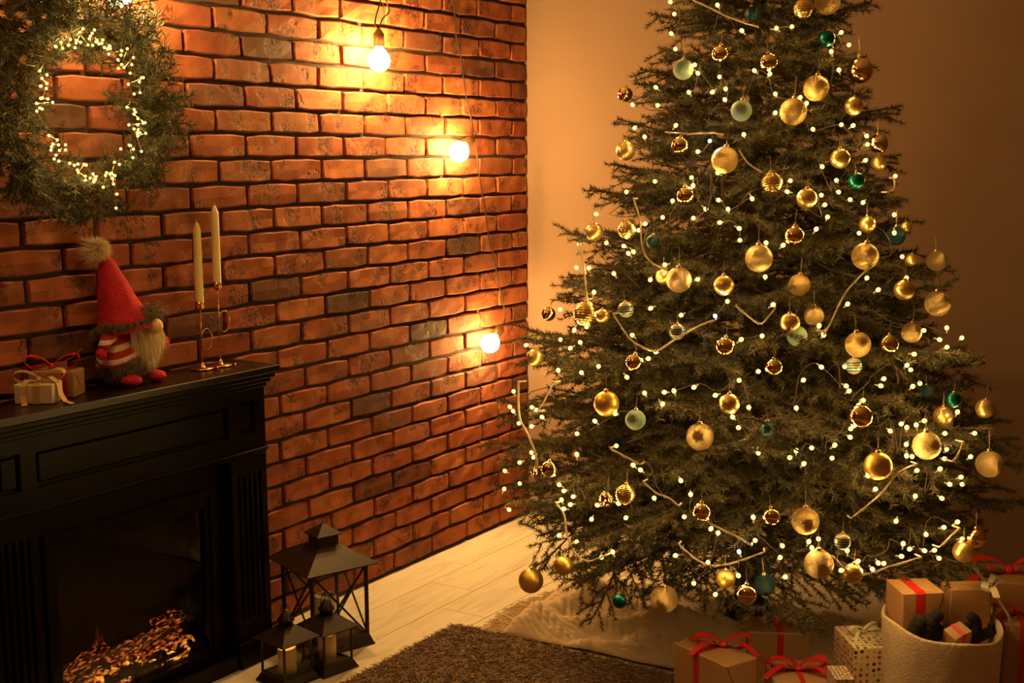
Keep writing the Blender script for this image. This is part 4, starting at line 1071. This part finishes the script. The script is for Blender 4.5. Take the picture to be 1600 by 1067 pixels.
# hat: cone leaning to the left, with a soft curl at the tip
spine = [Vector((0.010, -0.006, 0.150)), Vector((0.006, -0.012, 0.185)), Vector((0.002, -0.026, 0.235)), Vector((0.000, -0.042, 0.290)), Vector((-0.002, -0.053, 0.335)), Vector((-0.002, -0.062, 0.362))]
hr = [0.084, 0.068, 0.050, 0.036, 0.021, 0.008]
hb = MB().tube(sm(spine, 4), [float(np.interp(i / 20, [j / 5 for j in range(6)], hr)) for i in range(21)], 22)
hb.v = [tuple(Vector(v) + Vector((noise.noise(Vector(v) * 30) * 0.004, 0, noise.noise(Vector(v) * 26) * 0.004))) for v in hb.v]
hb.build('hat', M['red_knit'], gn, True)
brim = [Vector((0.010 + 0.066 * math.cos(a), -0.004 + 0.082 * math.sin(a), 0.153 + 0.020 * math.cos(a) + 0.006 * math.sin(3 * a))) for a in [2 * PI * i / 28 for i in range(29)]]
MB().tube(brim, 0.009, 8, False).build('hat_brim', M['grey_felt'], gn, True)
bp_ = []
for i in range(2600):
    a = R.uniform(0, 2 * PI); q = brim[int(a / (2 * PI) * 28)]
    n_ = Vector((math.cos(a) + R.gauss(0, 0.4), math.sin(a) + R.gauss(0, 0.4), R.gauss(0.2, 0.6))).normalized()
    bp_.append((tuple(q + n_ * 0.008), tuple(n_)))
fur('hat_fur_trim', bp_, 0.017, 0.0010, M['grey_fur'], gn, 0.1, 5)
cf = [(tuple(Vector((0.062, 0.030, 0.192)) + Vector((R.gauss(0, 0.007), R.gauss(0, 0.022), R.gauss(0, 0.012)))), (0.7, 0.2, 0.5)) for _ in range(1300)]
fur('fur_fringe', cf, 0.026, 0.0011, M['grey_fur'], gn, 0.5, 6)
MB().sphere((0.084, 0.030, 0.158), (0.021, 0.0215, 0.021), 20, 14).build('nose', M['skin_felt'], gn, True)
bd = []
for i in range(2600):
    y_ = R.gauss(0.028, 0.024); y_ = max(-0.028, min(0.080, y_))
    zz = 0.155 - R.random() ** 1.4 * 0.062 * (1 - abs(y_ - 0.028) / 0.075)
    bd.append(((0.056 + R.uniform(0, 0.014) - abs(y_ - 0.028) * 0.16, y_, zz), (0.35, (y_ - 0.028) * 4, -1.0)))
fur('beard', bd, 0.062, 0.0012, M['white_fur'], gn, 1.0, 7)
MB().lathe([(1e-4, 0), (0.010, 0.0), (0.0105, 0.002), (0.006, 0.003), (1e-4, 0.002)], 14, Matrix.Translation((0.062, 0.002, 0.095)) @ Matrix.Rotation(PI / 2, 4, 'Y')).build('button', M['cream_ribbon'], gn, True)
PC = (-0.002, -0.078, 0.372)
MB().sphere(PC, 0.017, 16, 10).build('pompom_core', M['felt'], gn, True)
fur('pompom', ell_pts(PC, (0.017, 0.017, 0.017), 2600, 8), 0.020, 0.0009, M['white_fur'], gn, 0.05, 9)
fur('pompom_wisps', ell_pts(PC, (0.016, 0.016, 0.016), 260, 10, lambda p, v: v.y < -0.2), 0.045, 0.0009, M['white_fur'], gn, 0.05, 11, (0, -1.0, 0.15))

# ---------------------------------------------------------------- gifts
def gift_box(name, c, dims, rz, paper, lab, group, uvs=False, tiltM=None, bev=0.0025):
    t = empty(name, c, rz, lab, 'gift box', group)
    if tiltM: t.rotation_euler = tiltM
    w, d, h = dims
    b = MB().box((0, 0, h / 2), dims, bev=bev)
    o = b.build('wrapped_box', paper, t)
    if uvs:
        me = o.data; uvl = me.uv_layers.new(name='UV')
        for p in me.polygons:
            n = p.normal
            for li in p.loop_indices:
                v = me.vertices[me.loops[li].vertex_index].co
                if abs(n.z) > 0.6: q = (v.x, v.y)
                elif abs(n.x) > abs(n.y): q = (v.y + 0.31, v.z)
                else: q = (v.x + 0.17, v.z + 0.2)
                uvl.data[li].uv = q
    return t
def flaps(t, dims, paper, faces='LF'):
    # folded end flaps: slightly proud triangles of paper on the ends, and one seam on top
    w, d, h = dims; e = 0.0008
    b = MB()
    for s_ in (-1, 1):
        x_ = s_ * (w / 2 + e)
        vs = [(x_, -d / 2 + 0.002, h - 0.002), (x_, d / 2 - 0.002, h - 0.002), (x_, 0, h * 0.42), (x_ + s_ * e, -d / 2 + 0.002, h - 0.002), (x_ + s_ * e, d / 2 - 0.002, h - 0.002), (x_ + s_ * e, 0, h * 0.42)]
        b.add(vs, [(0, 1, 2), (5, 4, 3), (0, 3, 4, 1), (1, 4, 5, 2), (2, 5, 3, 0)])
    b.box((0, d * 0.12, h + e / 2), (w - 0.006, 0.016, e))
    return b.build('paper_fold', paper, t)
def band(t, dims, mt, ax, off=0.0, bw=0.018, name='ribbon'):
    w, d, h = dims; e = 0.0016
    b = MB()
    if ax == 'x':      # ribbon running along x over the top and down the ends
        P = [(-w / 2 - e, off, 0.001), (-w / 2 - e, off, h - 0.004), (-w / 2 - e + 0.003, off, h + e), (w / 2 + e - 0.003, off, h + e), (w / 2 + e, off, h - 0.004), (w / 2 + e, off, 0.001)]
        b.strip(P, (0, 1, 0), bw, 0.0009)
    else:
        P = [(off, -d / 2 - e, 0.001), (off, -d / 2 - e, h - 0.004), (off, -d / 2 - e + 0.003, h + e), (off, d / 2 + e - 0.003, h + e), (off, d / 2 + e, h - 0.004), (off, d / 2 + e, 0.001)]
        b.strip(P, (1, 0, 0), bw, 0.0009)
    return b.build(name, mt, t)
def bow(t, c, mt, s=1.0, rz=0.0, seed=0, tails=2, bw=0.016):
    r = random.Random(seed)
    b = MB()
    T = Matrix.Translation(c) @ Matrix.Rotation(rz, 4, 'Z')
    for sd, up_ in ((-1, r.uniform(0.5, 0.9)), (1, r.uniform(0.5, 0.9))):
        P = []; W = []
        for i in range(13):
            a = PI * 2 * i / 12
            x_ = sd * (0.030 * (1 - math.cos(a)) * s); z_ = 0.003 + (0.016 * math.sin(a) + 0.012 * (1 - math.cos(a)) * up_) * s
            y_ = 0.006 * math.sin(a / 2) * s * r.choice((-1, 1)) * 0.3
            P.append(Vector((x_, y_, z_))); W.append(bw * s * (0.55 + 0.55 * math.sin(a / 2)))
        b.strip([T @ p for p in P], T.to_3x3() @ Vector((0.12 * sd, 1, 0.18)), W, 0.0009)
    for k in range(tails):
        sd = (-1, 1)[k % 2]; a0 = r.uniform(-0.9, -0.3) * sd
        P = []
        for i in range(7):
            q = i / 6
            P.append(T @ Vector((sd * (0.01 + 0.062 * q) * s, -0.042 * q * s * (1 if k < 2 else -1), (0.004 + 0.012 * math.sin(q * PI * 1.2)) * s)))
        b.strip(P, T.to_3x3() @ Vector((0.6 * sd, 1, 0)), bw * s, 0.0009)
    b.sphere(T @ Vector((0, 0, 0.006 * s)), (0.009 * s, 0.010 * s, 0.007 * s), 10, 7)
    return b.build('bow', mt, t, False)
GK = 'kraft gifts with red ribbon'
# A: front left kraft box
A_c = ((1.409 + 1.622) / 2, (-1.477 - 1.452) / 2, 0.0); A_d = (0.206, 0.110, 0.2)
t = gift_box('gift_box', A_c, A_d, math.atan2(-0.081, 0.189), M['kraft'], 'kraft paper gift with loose red bow, leftmost of the gifts on the floor', GK)
flaps(t, A_d, M['kraft']); band(t, A_d, M['red_ribbon'], 'y', -0.012); bow(t, (0.0, 0.03, 0.2015), M['red_ribbon'], 1.25, 0.9, 3, 3)
# B: behind A and C
B_c = (1.56, -1.125, 0.0); B_d = (0.175, 0.13, 0.17)
t = gift_box('gift_box', B_c, B_d, math.radians(26), M['kraft'], 'kraft paper gift in the dim second row, under the lowest branches', GK)
flaps(t, B_d, M['kraft']); band(t, B_d, M['red_ribbon'], 'y', 0.005); bow(t, (0.0, -0.01, 0.1715), M['red_ribbon'], 0.85, 0.1, 5, 0)
# C
C_c = (1.722, -1.392, 0.0); C_d = (0.150, 0.150, 0.160)
t = gift_box('gift_box', C_c, C_d, math.radians(31), M['kraft'], 'kraft paper gift with big red bow, between the leftmost gift and the dotted box', GK)
flaps(t, C_d, M['kraft']); band(t, C_d, M['red_ribbon'], 'x', 0.0, 0.012); band(t, C_d, M['red_ribbon'], 'y', 0.0, 0.012); bow(t, (0.0, 0.0, 0.1615), M['red_ribbon'], 1.25, -0.1, 8, 4)
# D dotted tall box
D_c = (1.866, -1.284, 0.0); D_d = (0.118, 0.160, 0.25)
t = gift_box('gift_box', D_c, D_d, math.radians(37.5), M['dots'], 'tall cream gift box with dark and orange dots beside the white sack', 'dotted gifts', True)
band(t, D_d, M['cream_ribbon'], 'x', 0.02, 0.010); bow(t, (0.0, 0.02, 0.2515), M['cream_ribbon'], 0.8, 0.4, 9, 2, 0.012)
# E small dotted box in front of it
E_d = (0.050, 0.085, 0.215)
t = gift_box('gift_box', E_POS, E_d, math.radians(33), M['dots_small'], 'narrow cream gift box with tiny dense dots in front of the wider dotted one', 'dotted gifts', True)
# I + H: stack at the right edge
I_d = (0.24, 0.20, 0.32); u_ = Vector((math.cos(0.36), math.sin(0.36), 0)); v_ = Vector((-math.sin(0.36), math.cos(0.36), 0))
I_c = Vector((2.196, -1.196, 0)) + u_ * 0.12 + v_ * 0.10
t = gift_box('gift_box', I_c, I_d, 0.36, M['kraft'], 'tall kraft gift with red ribbon right behind the white sack', GK)
flaps(t, I_d, M['kraft']); band(t, I_d, M['red_ribbon'], 'y', -0.075, 0.014); band(t, I_d, M['red_ribbon'], 'x', -0.02, 0.012); bow(t, (-0.078, -0.02, 0.3215), M['red_ribbon'], 1.0, 0.2, 12, 2)
H_d = (0.20, 0.165, 0.070)
H_c = Vector((2.115, -1.10, 0.3205)) + u_ * 0.10 + v_ * 0.085
t = gift_box('gift_box', H_c, H_d, 0.36, M['kraft'], 'flat kraft gift with red bow lying on top of a taller one', GK)
flaps(t, H_d, M['kraft']); band(t, H_d, M['red_ribbon'], 'x', 0.0, 0.014); bow(t, (-0.02, 0.0, 0.0715), M['red_ribbon'], 1.6, 0.1, 13, 2)
# gifts on the mantel
MG_d = (0.098, 0.070, 0.050)
t = gift_box('gift_box', (0.098, -2.476, 0.9035), MG_d, math.radians(31), M['cream_paper'], 'small cream gift with gold ribbon near the left end of the mantel', 'gifts on the mantel')
band(t, MG_d, M['gold_ribbon'], 'y', 0.008, 0.018)
band(t, MG_d, M['gold_ribbon'], 'x', 0.0, 0.012); bow(t, (0.004, 0.0, 0.0515), M['gold_ribbon'], 1.05, 0.15, 21, 0)
tl = MB()
tl.strip([(-0.004, -0.004, 0.056), (-0.015, -0.03, 0.062), (-0.024, -0.040, 0.045), (-0.022, -0.045, 0.022), (-0.016, -0.052, 0.004), (-0.012, -0.065, 0.0015)], (1, 0.1, 0), 0.015, 0.0009)
tl.strip([(0.006, 0.002, 0.056), (0.035, -0.006, 0.066), (0.055, -0.008, 0.050), (0.062, -0.012, 0.022), (0.075, -0.020, 0.006), (0.098, -0.034, 0.0015)], (0.5, 1, 0), 0.015, 0.0009)
tl.build('ribbon_tail', M['gold_ribbon'], t)
MK_d = (0.120, 0.075, 0.068)
t = gift_box('gift_box', (0.062, -2.392, 0.9035), MK_d, math.radians(31), M['kraft'], 'kraft gift with red ribbon behind the small cream one on the mantel', 'gifts on the mantel')
flaps(t, MK_d, M['kraft']); band(t, MK_d, M['red_ribbon'], 'y', 0.034, 0.012); bow(t, (-0.01, 0.0, 0.0695), M['red_ribbon'], 1.15, 0.3, 23, 0)
tk = MB()
tk.strip([(0.0, 0, 0.075), (0.02, 0.004, 0.088), (0.045, 0.008, 0.100), (0.062, 0.010, 0.118)], (0.2, 1, 0.3), [0.012, 0.014, 0.017, 0.022], 0.0009)
tk.strip([(0.0, 0, 0.075), (-0.03, -0.004, 0.082), (-0.07, -0.008, 0.074), (-0.10, -0.012, 0.070)], (0.1, 1, 0.3), [0.012, 0.012, 0.010, 0.008], 0.0009)
tk.build('ribbon_tail', M['red_ribbon'], t)

# ---------------------------------------------------------------- sack with gifts
SC = (2.062, -1.285, 0.0)
sk = empty('gift_sack', SC, 0, 'round white felt sack full of gifts in the front right', 'sack')
def sfn(p, i, k):
    a = math.atan2(p.y, p.x); z_ = p.z
    w = 1 + 0.018 * math.sin(3 * a + z_ * 9) + 0.012 * math.sin(7 * a - z_ * 14)
    q = Vector((p.x * w, p.y * w, z_))
    if z_ > 0.2:  # the rim is higher on the far left than at the front
        q.z += (z_ - 0.2) / 0.15 * (0.020 * math.cos(a - 2.6) + 0.004 * math.sin(5 * a))
    return q
prof = [(1e-4, 0.002), (0.125, 0.002), (0.141, 0.012), (0.143, 0.08), (0.141, 0.16), (0.143, 0.24), (0.146, 0.30), (0.1475, 0.333), (0.1455, 0.341), (0.1415, 0.338), (0.139, 0.30), (0.136, 0.22), (0.134, 0.14), (0.130, 0.05), (1e-4, 0.040)]
MB().lathe(prof, 56, None, sfn).build('fabric', M['felt'], sk, True)
F_d = (0.112, 0.108, 0.27)
ux = Vector((0.073, -0.093, 0)).normalized()
t = gift_box('gift_box', (1.996, -1.310, 0.150), F_d, math.atan2(ux.y, ux.x), M['kraft'], 'kraft gift with a red ribbon strip at the left inside the white sack', 'gifts inside the sack')
flaps(t, F_d, M['kraft']); band(t, F_d, M['red_ribbon'], 'x', -0.008, 0.024)
G_d = (0.105, 0.066, 0.30)
t = gift_box('gift_box', (2.103, -1.222, 0.115), G_d, math.radians(35), M['kraft'], 'plain kraft gift with cream bow standing at the back of the white sack', 'gifts inside the sack')
flaps(t, G_d, M['kraft']); bow(t, (0.048, -0.028, 0.302), M['cream_ribbon'], 0.85, 0.9, 31, 2, 0.02)
tb = MB()
tb.strip([(0.048, -0.036, 0.30), (0.062, -0.05, 0.28), (0.085, -0.066, 0.24), (0.098, -0.072, 0.20)], (1, 0.4, 0), [0.008, 0.008, 0.008, 0.012], 0.0008)
tb.strip([(0.045, -0.03, 0.305), (0.030, -0.02, 0.328), (0.016, -0.012, 0.350)], (1, 0.6, 0), [0.010, 0.012, 0.016], 0.0008)
tb.build('ribbon_tail', M['cream_ribbon'], t)
S_d = (0.055, 0.045, 0.08)
t = gift_box('gift_box', (2.108, -1.338, 0.272), S_d, math.radians(60), M['kraft'], 'tiny tilted kraft gift between the dark plush antlers in the sack', 'gifts inside the sack', tiltM=(0.35, -0.25, 1.0))
band(t, S_d, M['red_ribbon'], 'y', 0.0, 0.010)
def antler(c, lobes, lab, core):
    t = empty('plush_antler', c, 0, lab, 'plush toy', 'plush antlers in the sack')
    b = MB()
    for P, r in lobes:
        b.tube(sm(P, 3), r, 12)
        b.sphere(P[-1], r if not isinstance(r, list) else r[-1], 12, 8); b.sphere(P[0], r if not isinstance(r, list) else r[0], 12, 8)
    b.build('plush', M['plush'], t, True)
rv = Vector((0.84, 0.54, 0))
def V3(a, z_, f=0.0): return tuple(rv * a + Vector((-0.54, 0.83, 0)) * f + Vector((0, 0, z_)))
antler((2.045, -1.385, 0.31), [([V3(-0.028, -0.02), V3(-0.024, 0.02), V3(-0.012, 0.045)], 0.022), ([V3(0.0, -0.03), V3(0.006, 0.01), V3(0.010, 0.040)], 0.024), ([V3(0.005, 0.03), V3(0.018, 0.052), V3(0.028, 0.062)], 0.0175), ([V3(0.012, 0.0), V3(0.028, 0.014), V3(0.032, 0.024)], 0.017), ([V3(0.0, -0.02), V3(0.022, -0.018), V3(0.030, -0.020)], 0.018)], 'dark brown plush antler against the ribboned gift at the left in the sack', 0)
antler((2.156, -1.318, 0.32), [([V3(-0.012, -0.03), V3(-0.006, 0.0), V3(-0.004, 0.030)], 0.0145), ([V3(-0.004, 0.02), V3(-0.006, 0.040), V3(-0.016, 0.050)], 0.0135), ([V3(-0.006, 0.0), V3(-0.026, 0.014), V3(-0.030, 0.026)], 0.0115), ([V3(0.0, -0.004), V3(0.020, 0.006), V3(0.034, 0.012)], 0.0135), ([V3(0.026, 0.006), V3(0.034, 0.020), V3(0.034, 0.028)], 0.0095), ([V3(-0.012, -0.02), V3(-0.03, -0.024), V3(-0.036, -0.026)], 0.012)], 'dark brown plush antler at the right rim of the white sack', 0)

# ---------------------------------------------------------------- lanterns
def lantern(name, c, side, rz, z_base, z_eave, z_roof, z_cup, z_top, post, braces, lab, round_top, over=0.022):
    t = empty(name, (c[0], c[1], 0), rz, lab, 'lantern', 'black metal lanterns')
    L_ = M['lantern']; h = side / 2
    def frus(b, z0, w0, z1, w1):
        vs = [(s * w, q * w, z_) for z_, w in ((z0, w0), (z1, w1)) for s, q in ((-1, -1), (1, -1), (1, 1), (-1, 1))]
        b.add(vs, [(3, 2, 1, 0), (4, 5, 6, 7)] + [(k, (k + 1) % 4, 4 + (k + 1) % 4, 4 + k) for k in range(4)])
    b = MB(); frus(b, 0.0, h + 0.012, 0.006, h + 0.012); frus(b, 0.006, h + 0.010, z_base, h + 0.001); b.build('base', L_, t)
    for s in (-1, 1):
        for q in (-1, 1):
            MB().box((s * (h - post / 2), q * (h - post / 2), (z_base + z_eave) / 2), (post, post, z_eave - z_base), bev=post * 0.12).build('post', L_, t)
    for k in range(4):
        Mz = Matrix.Rotation(k * PI / 2, 4, 'Z')
        for zz in (z_eave - post / 2, z_base + post / 2 - 0.001):
            MB().box((0, h - post / 2, zz), (side - 2 * post, post, post), M=Mz).build('rail', L_, t)
    if braces:
        i_ = h - post * 0.55
        for k in range(4):
            Mz = Matrix.Rotation(k * PI / 2, 4, 'Z')
            for s in (-1, 1):
                p0 = Vector((s * (h - post), i_, z_base + post)); p1 = Vector((-s * (h - post), i_, z_eave - post))
                d = p1 - p0; bb = MB().box((0, 0, 0), (post * 0.62, post * 0.35, d.length))
                T = Mz @ Matrix.Translation((p0 + p1) / 2 + Vector((0, s * 0.0015, 0))) @ Matrix.Rotation(math.atan2(d.x, d.z), 4, 'Y')
                bb.v = [tuple(T @ Vector(v)) for v in bb.v]; bb.build('cross_brace', L_, t)
    for k in range(4):
        MB().box((0, h - post * 0.85, (z_base + z_eave) / 2), (side - 2 * post, 0.0016, z_eave - z_base - 2 * post), M=Matrix.Rotation(k * PI / 2, 4, 'Z')).build('glass_pane', M['glass'], t)
    b = MB(); frus(b, z_eave, h + over, z_eave + 0.003, h + over); frus(b, z_eave + 0.003, h + over, z_roof, h * 0.36)
    b.build('roof', L_, t)
    if not round_top:
        b = MB(); w = h * 0.34
        frus(b, z_roof - 0.004, w, z_cup, w); b.build('vent_box', L_, t)
        b = MB(); frus(b, z_cup, w * 1.3, z_cup + 0.003, w * 1.3); frus(b, z_cup + 0.003, w * 1.3, z_top, 0.002); b.build('vent_roof', L_, t)
        MB().sphere((0, 0, z_top), 0.003, 8, 6).build('finial', L_, t)
    else:
        w = h * 0.42
        MB().lathe([(w * 0.9, z_roof - 0.004), (w * 0.9, z_cup - 0.004), (w * 1.12, z_cup - 0.003), (w * 1.12, z_cup), (w * 0.7, z_cup + (z_top - z_cup) * 0.4), (w * 0.35, z_top - 0.004), (1e-4, z_top)], 16).build('vent_cap', L_, t, True)
        hs = MB()
        for s in (-1, 1): hs.sphere((s * w * 1.12, 0, z_cup - 0.006), (0.004, 0.004, 0.006), 8, 6)
        hs.build('hinge_pin', L_, t, True)
        MB().tube([(w * 1.15 * math.cos(a) , 0.0 , z_cup + 0.002 + (z_top - z_cup + 0.016) * max(0, math.sin(a))) for a in [PI * i / 16 for i in range(17)]], 0.0013, 6).build('handle', M['iron'], t, True)
    return t
def led_candle(c, r, z0, h, lab):
    t = empty('candle', (c[0], c[1], z0), 0, lab, 'candle', 'candles in the lanterns')
    MB().lathe([(1e-4, 0), (r, 0), (r, h - 0.004), (r * 0.97, h), (r * 0.94, h - 0.001), (r * 0.93, h - 0.003)], 24, None, lambda p, i, k: p + Vector((0, 0, 0.003 * math.sin(2 * PI * k / 24) if i in (3, 4) else 0))).build('wax', M['led_wax'], t, True)
    MB().lathe([(r * 0.93, h - 0.003), (r * 0.5, h - 0.006), (1e-4, h - 0.006)], 20).build('glowing_top', M['candle_glow'], t, True)
    return t
ang = math.atan2(0.188, 0.070) - PI / 2
lantern('lantern', (0.245, -1.580), 0.200, ang, 0.030, 0.262, 0.322, 0.352, 0.386, 0.0105, True, 'tall black lantern with crossed bars, standing behind the two small ones', False, 0.024)
pc = empty('candle', (0.235, -1.57, 0.0305), 0, 'pale unlit pillar candle inside the tall lantern with crossed bars', 'candle', 'candles in the lanterns')
MB().lathe([(1e-4, 0), (0.036, 0), (0.036, 0.112), (0.034, 0.118), (0.030, 0.117), (0.028, 0.110), (1e-4, 0.110)], 24).build('wax', M['white_wax'], pc, True)
MB().tube([(0, 0, 0.109), (0.001, 0, 0.122)], 0.0009, 5).build('wick', M['cord'], pc)
a2 = math.atan2(0.103, 0.010) - PI / 2 - 0.10
lantern('lantern', (0.385, -1.735), 0.108, a2, 0.024, 0.128, 0.166, 0.184, 0.214, 0.0060, False, 'small black lantern with lit candle, in front of the tall one', True, 0.016)
led_candle((0.385, -1.735), 0.0270, 0.0245, 0.082, 'glowing stubby candle in the small lantern in front of the tall one')
lantern('lantern', LAN1, 0.108, a2 + 0.05, 0.024, 0.128, 0.166, 0.184, 0.214, 0.0060, False, 'small black lantern with lit candle, tight against the fireplace', True, 0.016)
led_candle(LAN1, 0.0270, 0.0245, 0.075, 'glowing stubby candle in the small lantern against the fireplace')
lamp('candle_light', (0.385, -1.735, 0.112), 0.035, (1.0, 0.5, 0.12), 0.012)
lamp('candle_light', (LAN1[0], LAN1[1], 0.106), 0.035, (1.0, 0.5, 0.12), 0.012)

# ---------------------------------------------------------------- rug
rg = empty('shaggy_rug', (1.55, -2.35, 0), 0, 'brown shaggy rug lying on the pale floor in front of the tree', 'rug')
rx0, rx1, ry0, ry1 = 0.535, 2.60, -3.45, -1.285
MB().box(((rx0 + rx1) / 2 - 1.55, (ry0 + ry1) / 2 + 2.35, 0.007), (rx1 - rx0 - 0.02, ry1 - ry0 - 0.02, 0.012), bev=0.004).build('rug_backing', M['rug_base'], rg)
rs = np.random.RandomState(9)
def tufts(n, x0, x1, y0, y1):
    p = np.stack([rs.uniform(x0, x1, n), rs.uniform(y0, y1, n), np.full(n, 0.011)], 1)
    a = rs.rand(n) * 2 * PI
    lean = np.stack([np.cos(a), np.sin(a), np.full(n, 1.1)], 1)
    ln = (0.016 + 0.010 * rs.rand(n))[:, None]
    cl = 0.5 + 0.5 * np.sin(p[:, :1] * 61 + np.sin(p[:, 1:2] * 47) * 2) * np.sin(p[:, 1:2] * 57)
    mid = p + nrm(lean) * ln * (0.5 + 0.2 * cl)
    a2_ = a + rs.randn(n) * 1.2
    tip = mid + nrm(np.stack([np.cos(a2_), np.sin(a2_), np.full(n, 0.2)], 1)) * ln * 0.7
    sd = nrm(np.cross(lean, rs.randn(n, 3))) * 0.0019
    A = np.stack([p - sd, p + sd, mid + sd], 1).reshape(-1, 3); B = np.stack([p - sd, mid + sd, mid - sd], 1).reshape(-1, 3); C_ = np.stack([mid - sd, mid + sd, tip], 1).reshape(-1, 3)
    return np.concatenate([A, B, C_])
T1 = tufts(110000, rx0, 1.6, -2.05, ry1); T2 = tufts(45000, rx0, rx1, ry0, -2.0); T3 = tufts(26000, 1.6, rx1, -2.0, ry1)
tv = np.concatenate([T1, T2, T3]) - np.array([1.55, -2.35, 0])
o = place('rug_pile', fast_mesh('rug_pile', tv, None, [M['rug']]), rg); o['kind'] = 'stuff'

# ---------------------------------------------------------------- knitted blanket round the tree foot
bk = empty('knitted_blanket', (1.3, -0.9, 0), 0, 'cream cable knit blanket with fringe crumpled under the tree', 'blanket')
def bl_h(u, v):
    x_, y_ = u, v
    h = 0.004
    h += 0.055 * math.exp(-((x_ - 0.80 - 0.25 * (y_ + 1.05)) / 0.05) ** 2) * max(0, min(1, (y_ + 1.30) / 0.10)) * max(0, min(1, (-0.70 - y_) / 0.12))
    h += 0.045 * math.exp(-((y_ + 0.98 + 0.35 * (x_ - 0.95)) / 0.045) ** 2) * max(0, min(1, (x_ - 0.66) / 0.1))
    h += 0.030 * math.exp(-((y_ + 1.12 - 0.30 * (x_ - 0.95)) / 0.03) ** 2) * max(0, min(1, (x_ - 0.8) / 0.1)) * max(0, min(1, (1.3 - x_) / 0.1))
    h += 0.045 * abs(noise.noise(Vector((x_ * 5, y_ * 10, 0.3)))) + 0.02 * abs(noise.noise(Vector((x_ * 14, y_ * 17, 2.3))))
    h += 0.10 * math.exp(-((x_ - TX) ** 2 + (y_ - TY) ** 2) / 0.06)
    rib = 0.0048 * abs(math.sin((y_ + 0.25 * x_) * 210 + 1.2 * math.sin(x_ * 25))) 
    cable_ = 0.008 * max(0, math.sin((y_ * 0.96 + 0.25 * x_) * 52)) * abs(math.sin(x_ * 120 + y_ * 60))
    return h + rib + cable_
nu, nv = 300, 190
bv = []; bf = []
for i in range(nu + 1):
    for j in range(nv + 1):
        s_, q_ = i / nu, j / nv
        x_ = 0.70 + 1.30 * s_; y_ = -1.262 + 0.10 * s_ + 0.012 * math.sin(s_ * 9) + q_ * 0.62
        x_ -= 0.10 * math.sin(q_ * PI * 0.9) * (1 - s_) - 0.12 * q_ * (1 - s_)
        hh = bl_h(x_, y_)
        ed = min(1, min(j / 9, (nv - j) / 9, i / 9, (nu - i) / 9)) ** 0.6
        bv.append((x_ - 1.3, y_ + 0.9, 0.004 + (hh + 0.003) * (0.15 + 0.85 * ed)))
for i in range(nu):
    for j in range(nv):
        a = i * (nv + 1) + j; bf.append((a, a + nv + 1, a + nv + 2, a + 1))
me = bpy.data.meshes.new('knit'); me.from_pydata(bv, [], bf); me.materials.append(M['knit'])
me.polygons.foreach_set('use_smooth', [True] * len(me.polygons)); me.update()
kn = place('knit', me, bk)
sd_ = kn.modifiers.new('thickness', 'SOLIDIFY'); sd_.thickness = 0.004; sd_.offset = 1
# fringe along the left edge
fg = MB(); fr2 = random.Random(4)
for k in range(70):
    j = int(k / 70 * nv); p = Vector(bv[j])
    for s_ in range(5):
        d = Vector((-1, fr2.uniform(-0.9, 0.5), 0)).normalized(); L_ = fr2.uniform(0.06, 0.10)
        q0 = p + Vector((0.004, fr2.uniform(-0.003, 0.003), 0.0)); q1 = q0 + d * L_ * 0.4 + Vector((0, 0, fr2.uniform(0.0, 0.012))); q2 = q1 + (d + Vector((0, fr2.uniform(-0.5, 0.5), 0))).normalized() * L_ * 0.6
        q1.z = max(q1.z, 0.003); q2.z = 0.003 + fr2.uniform(0, 0.004)
        fg.tube([q0, q1, q2], 0.0013, 4, False)
fo = fg.build('fringe', M['knit'], bk); fo['kind'] = 'stuff'
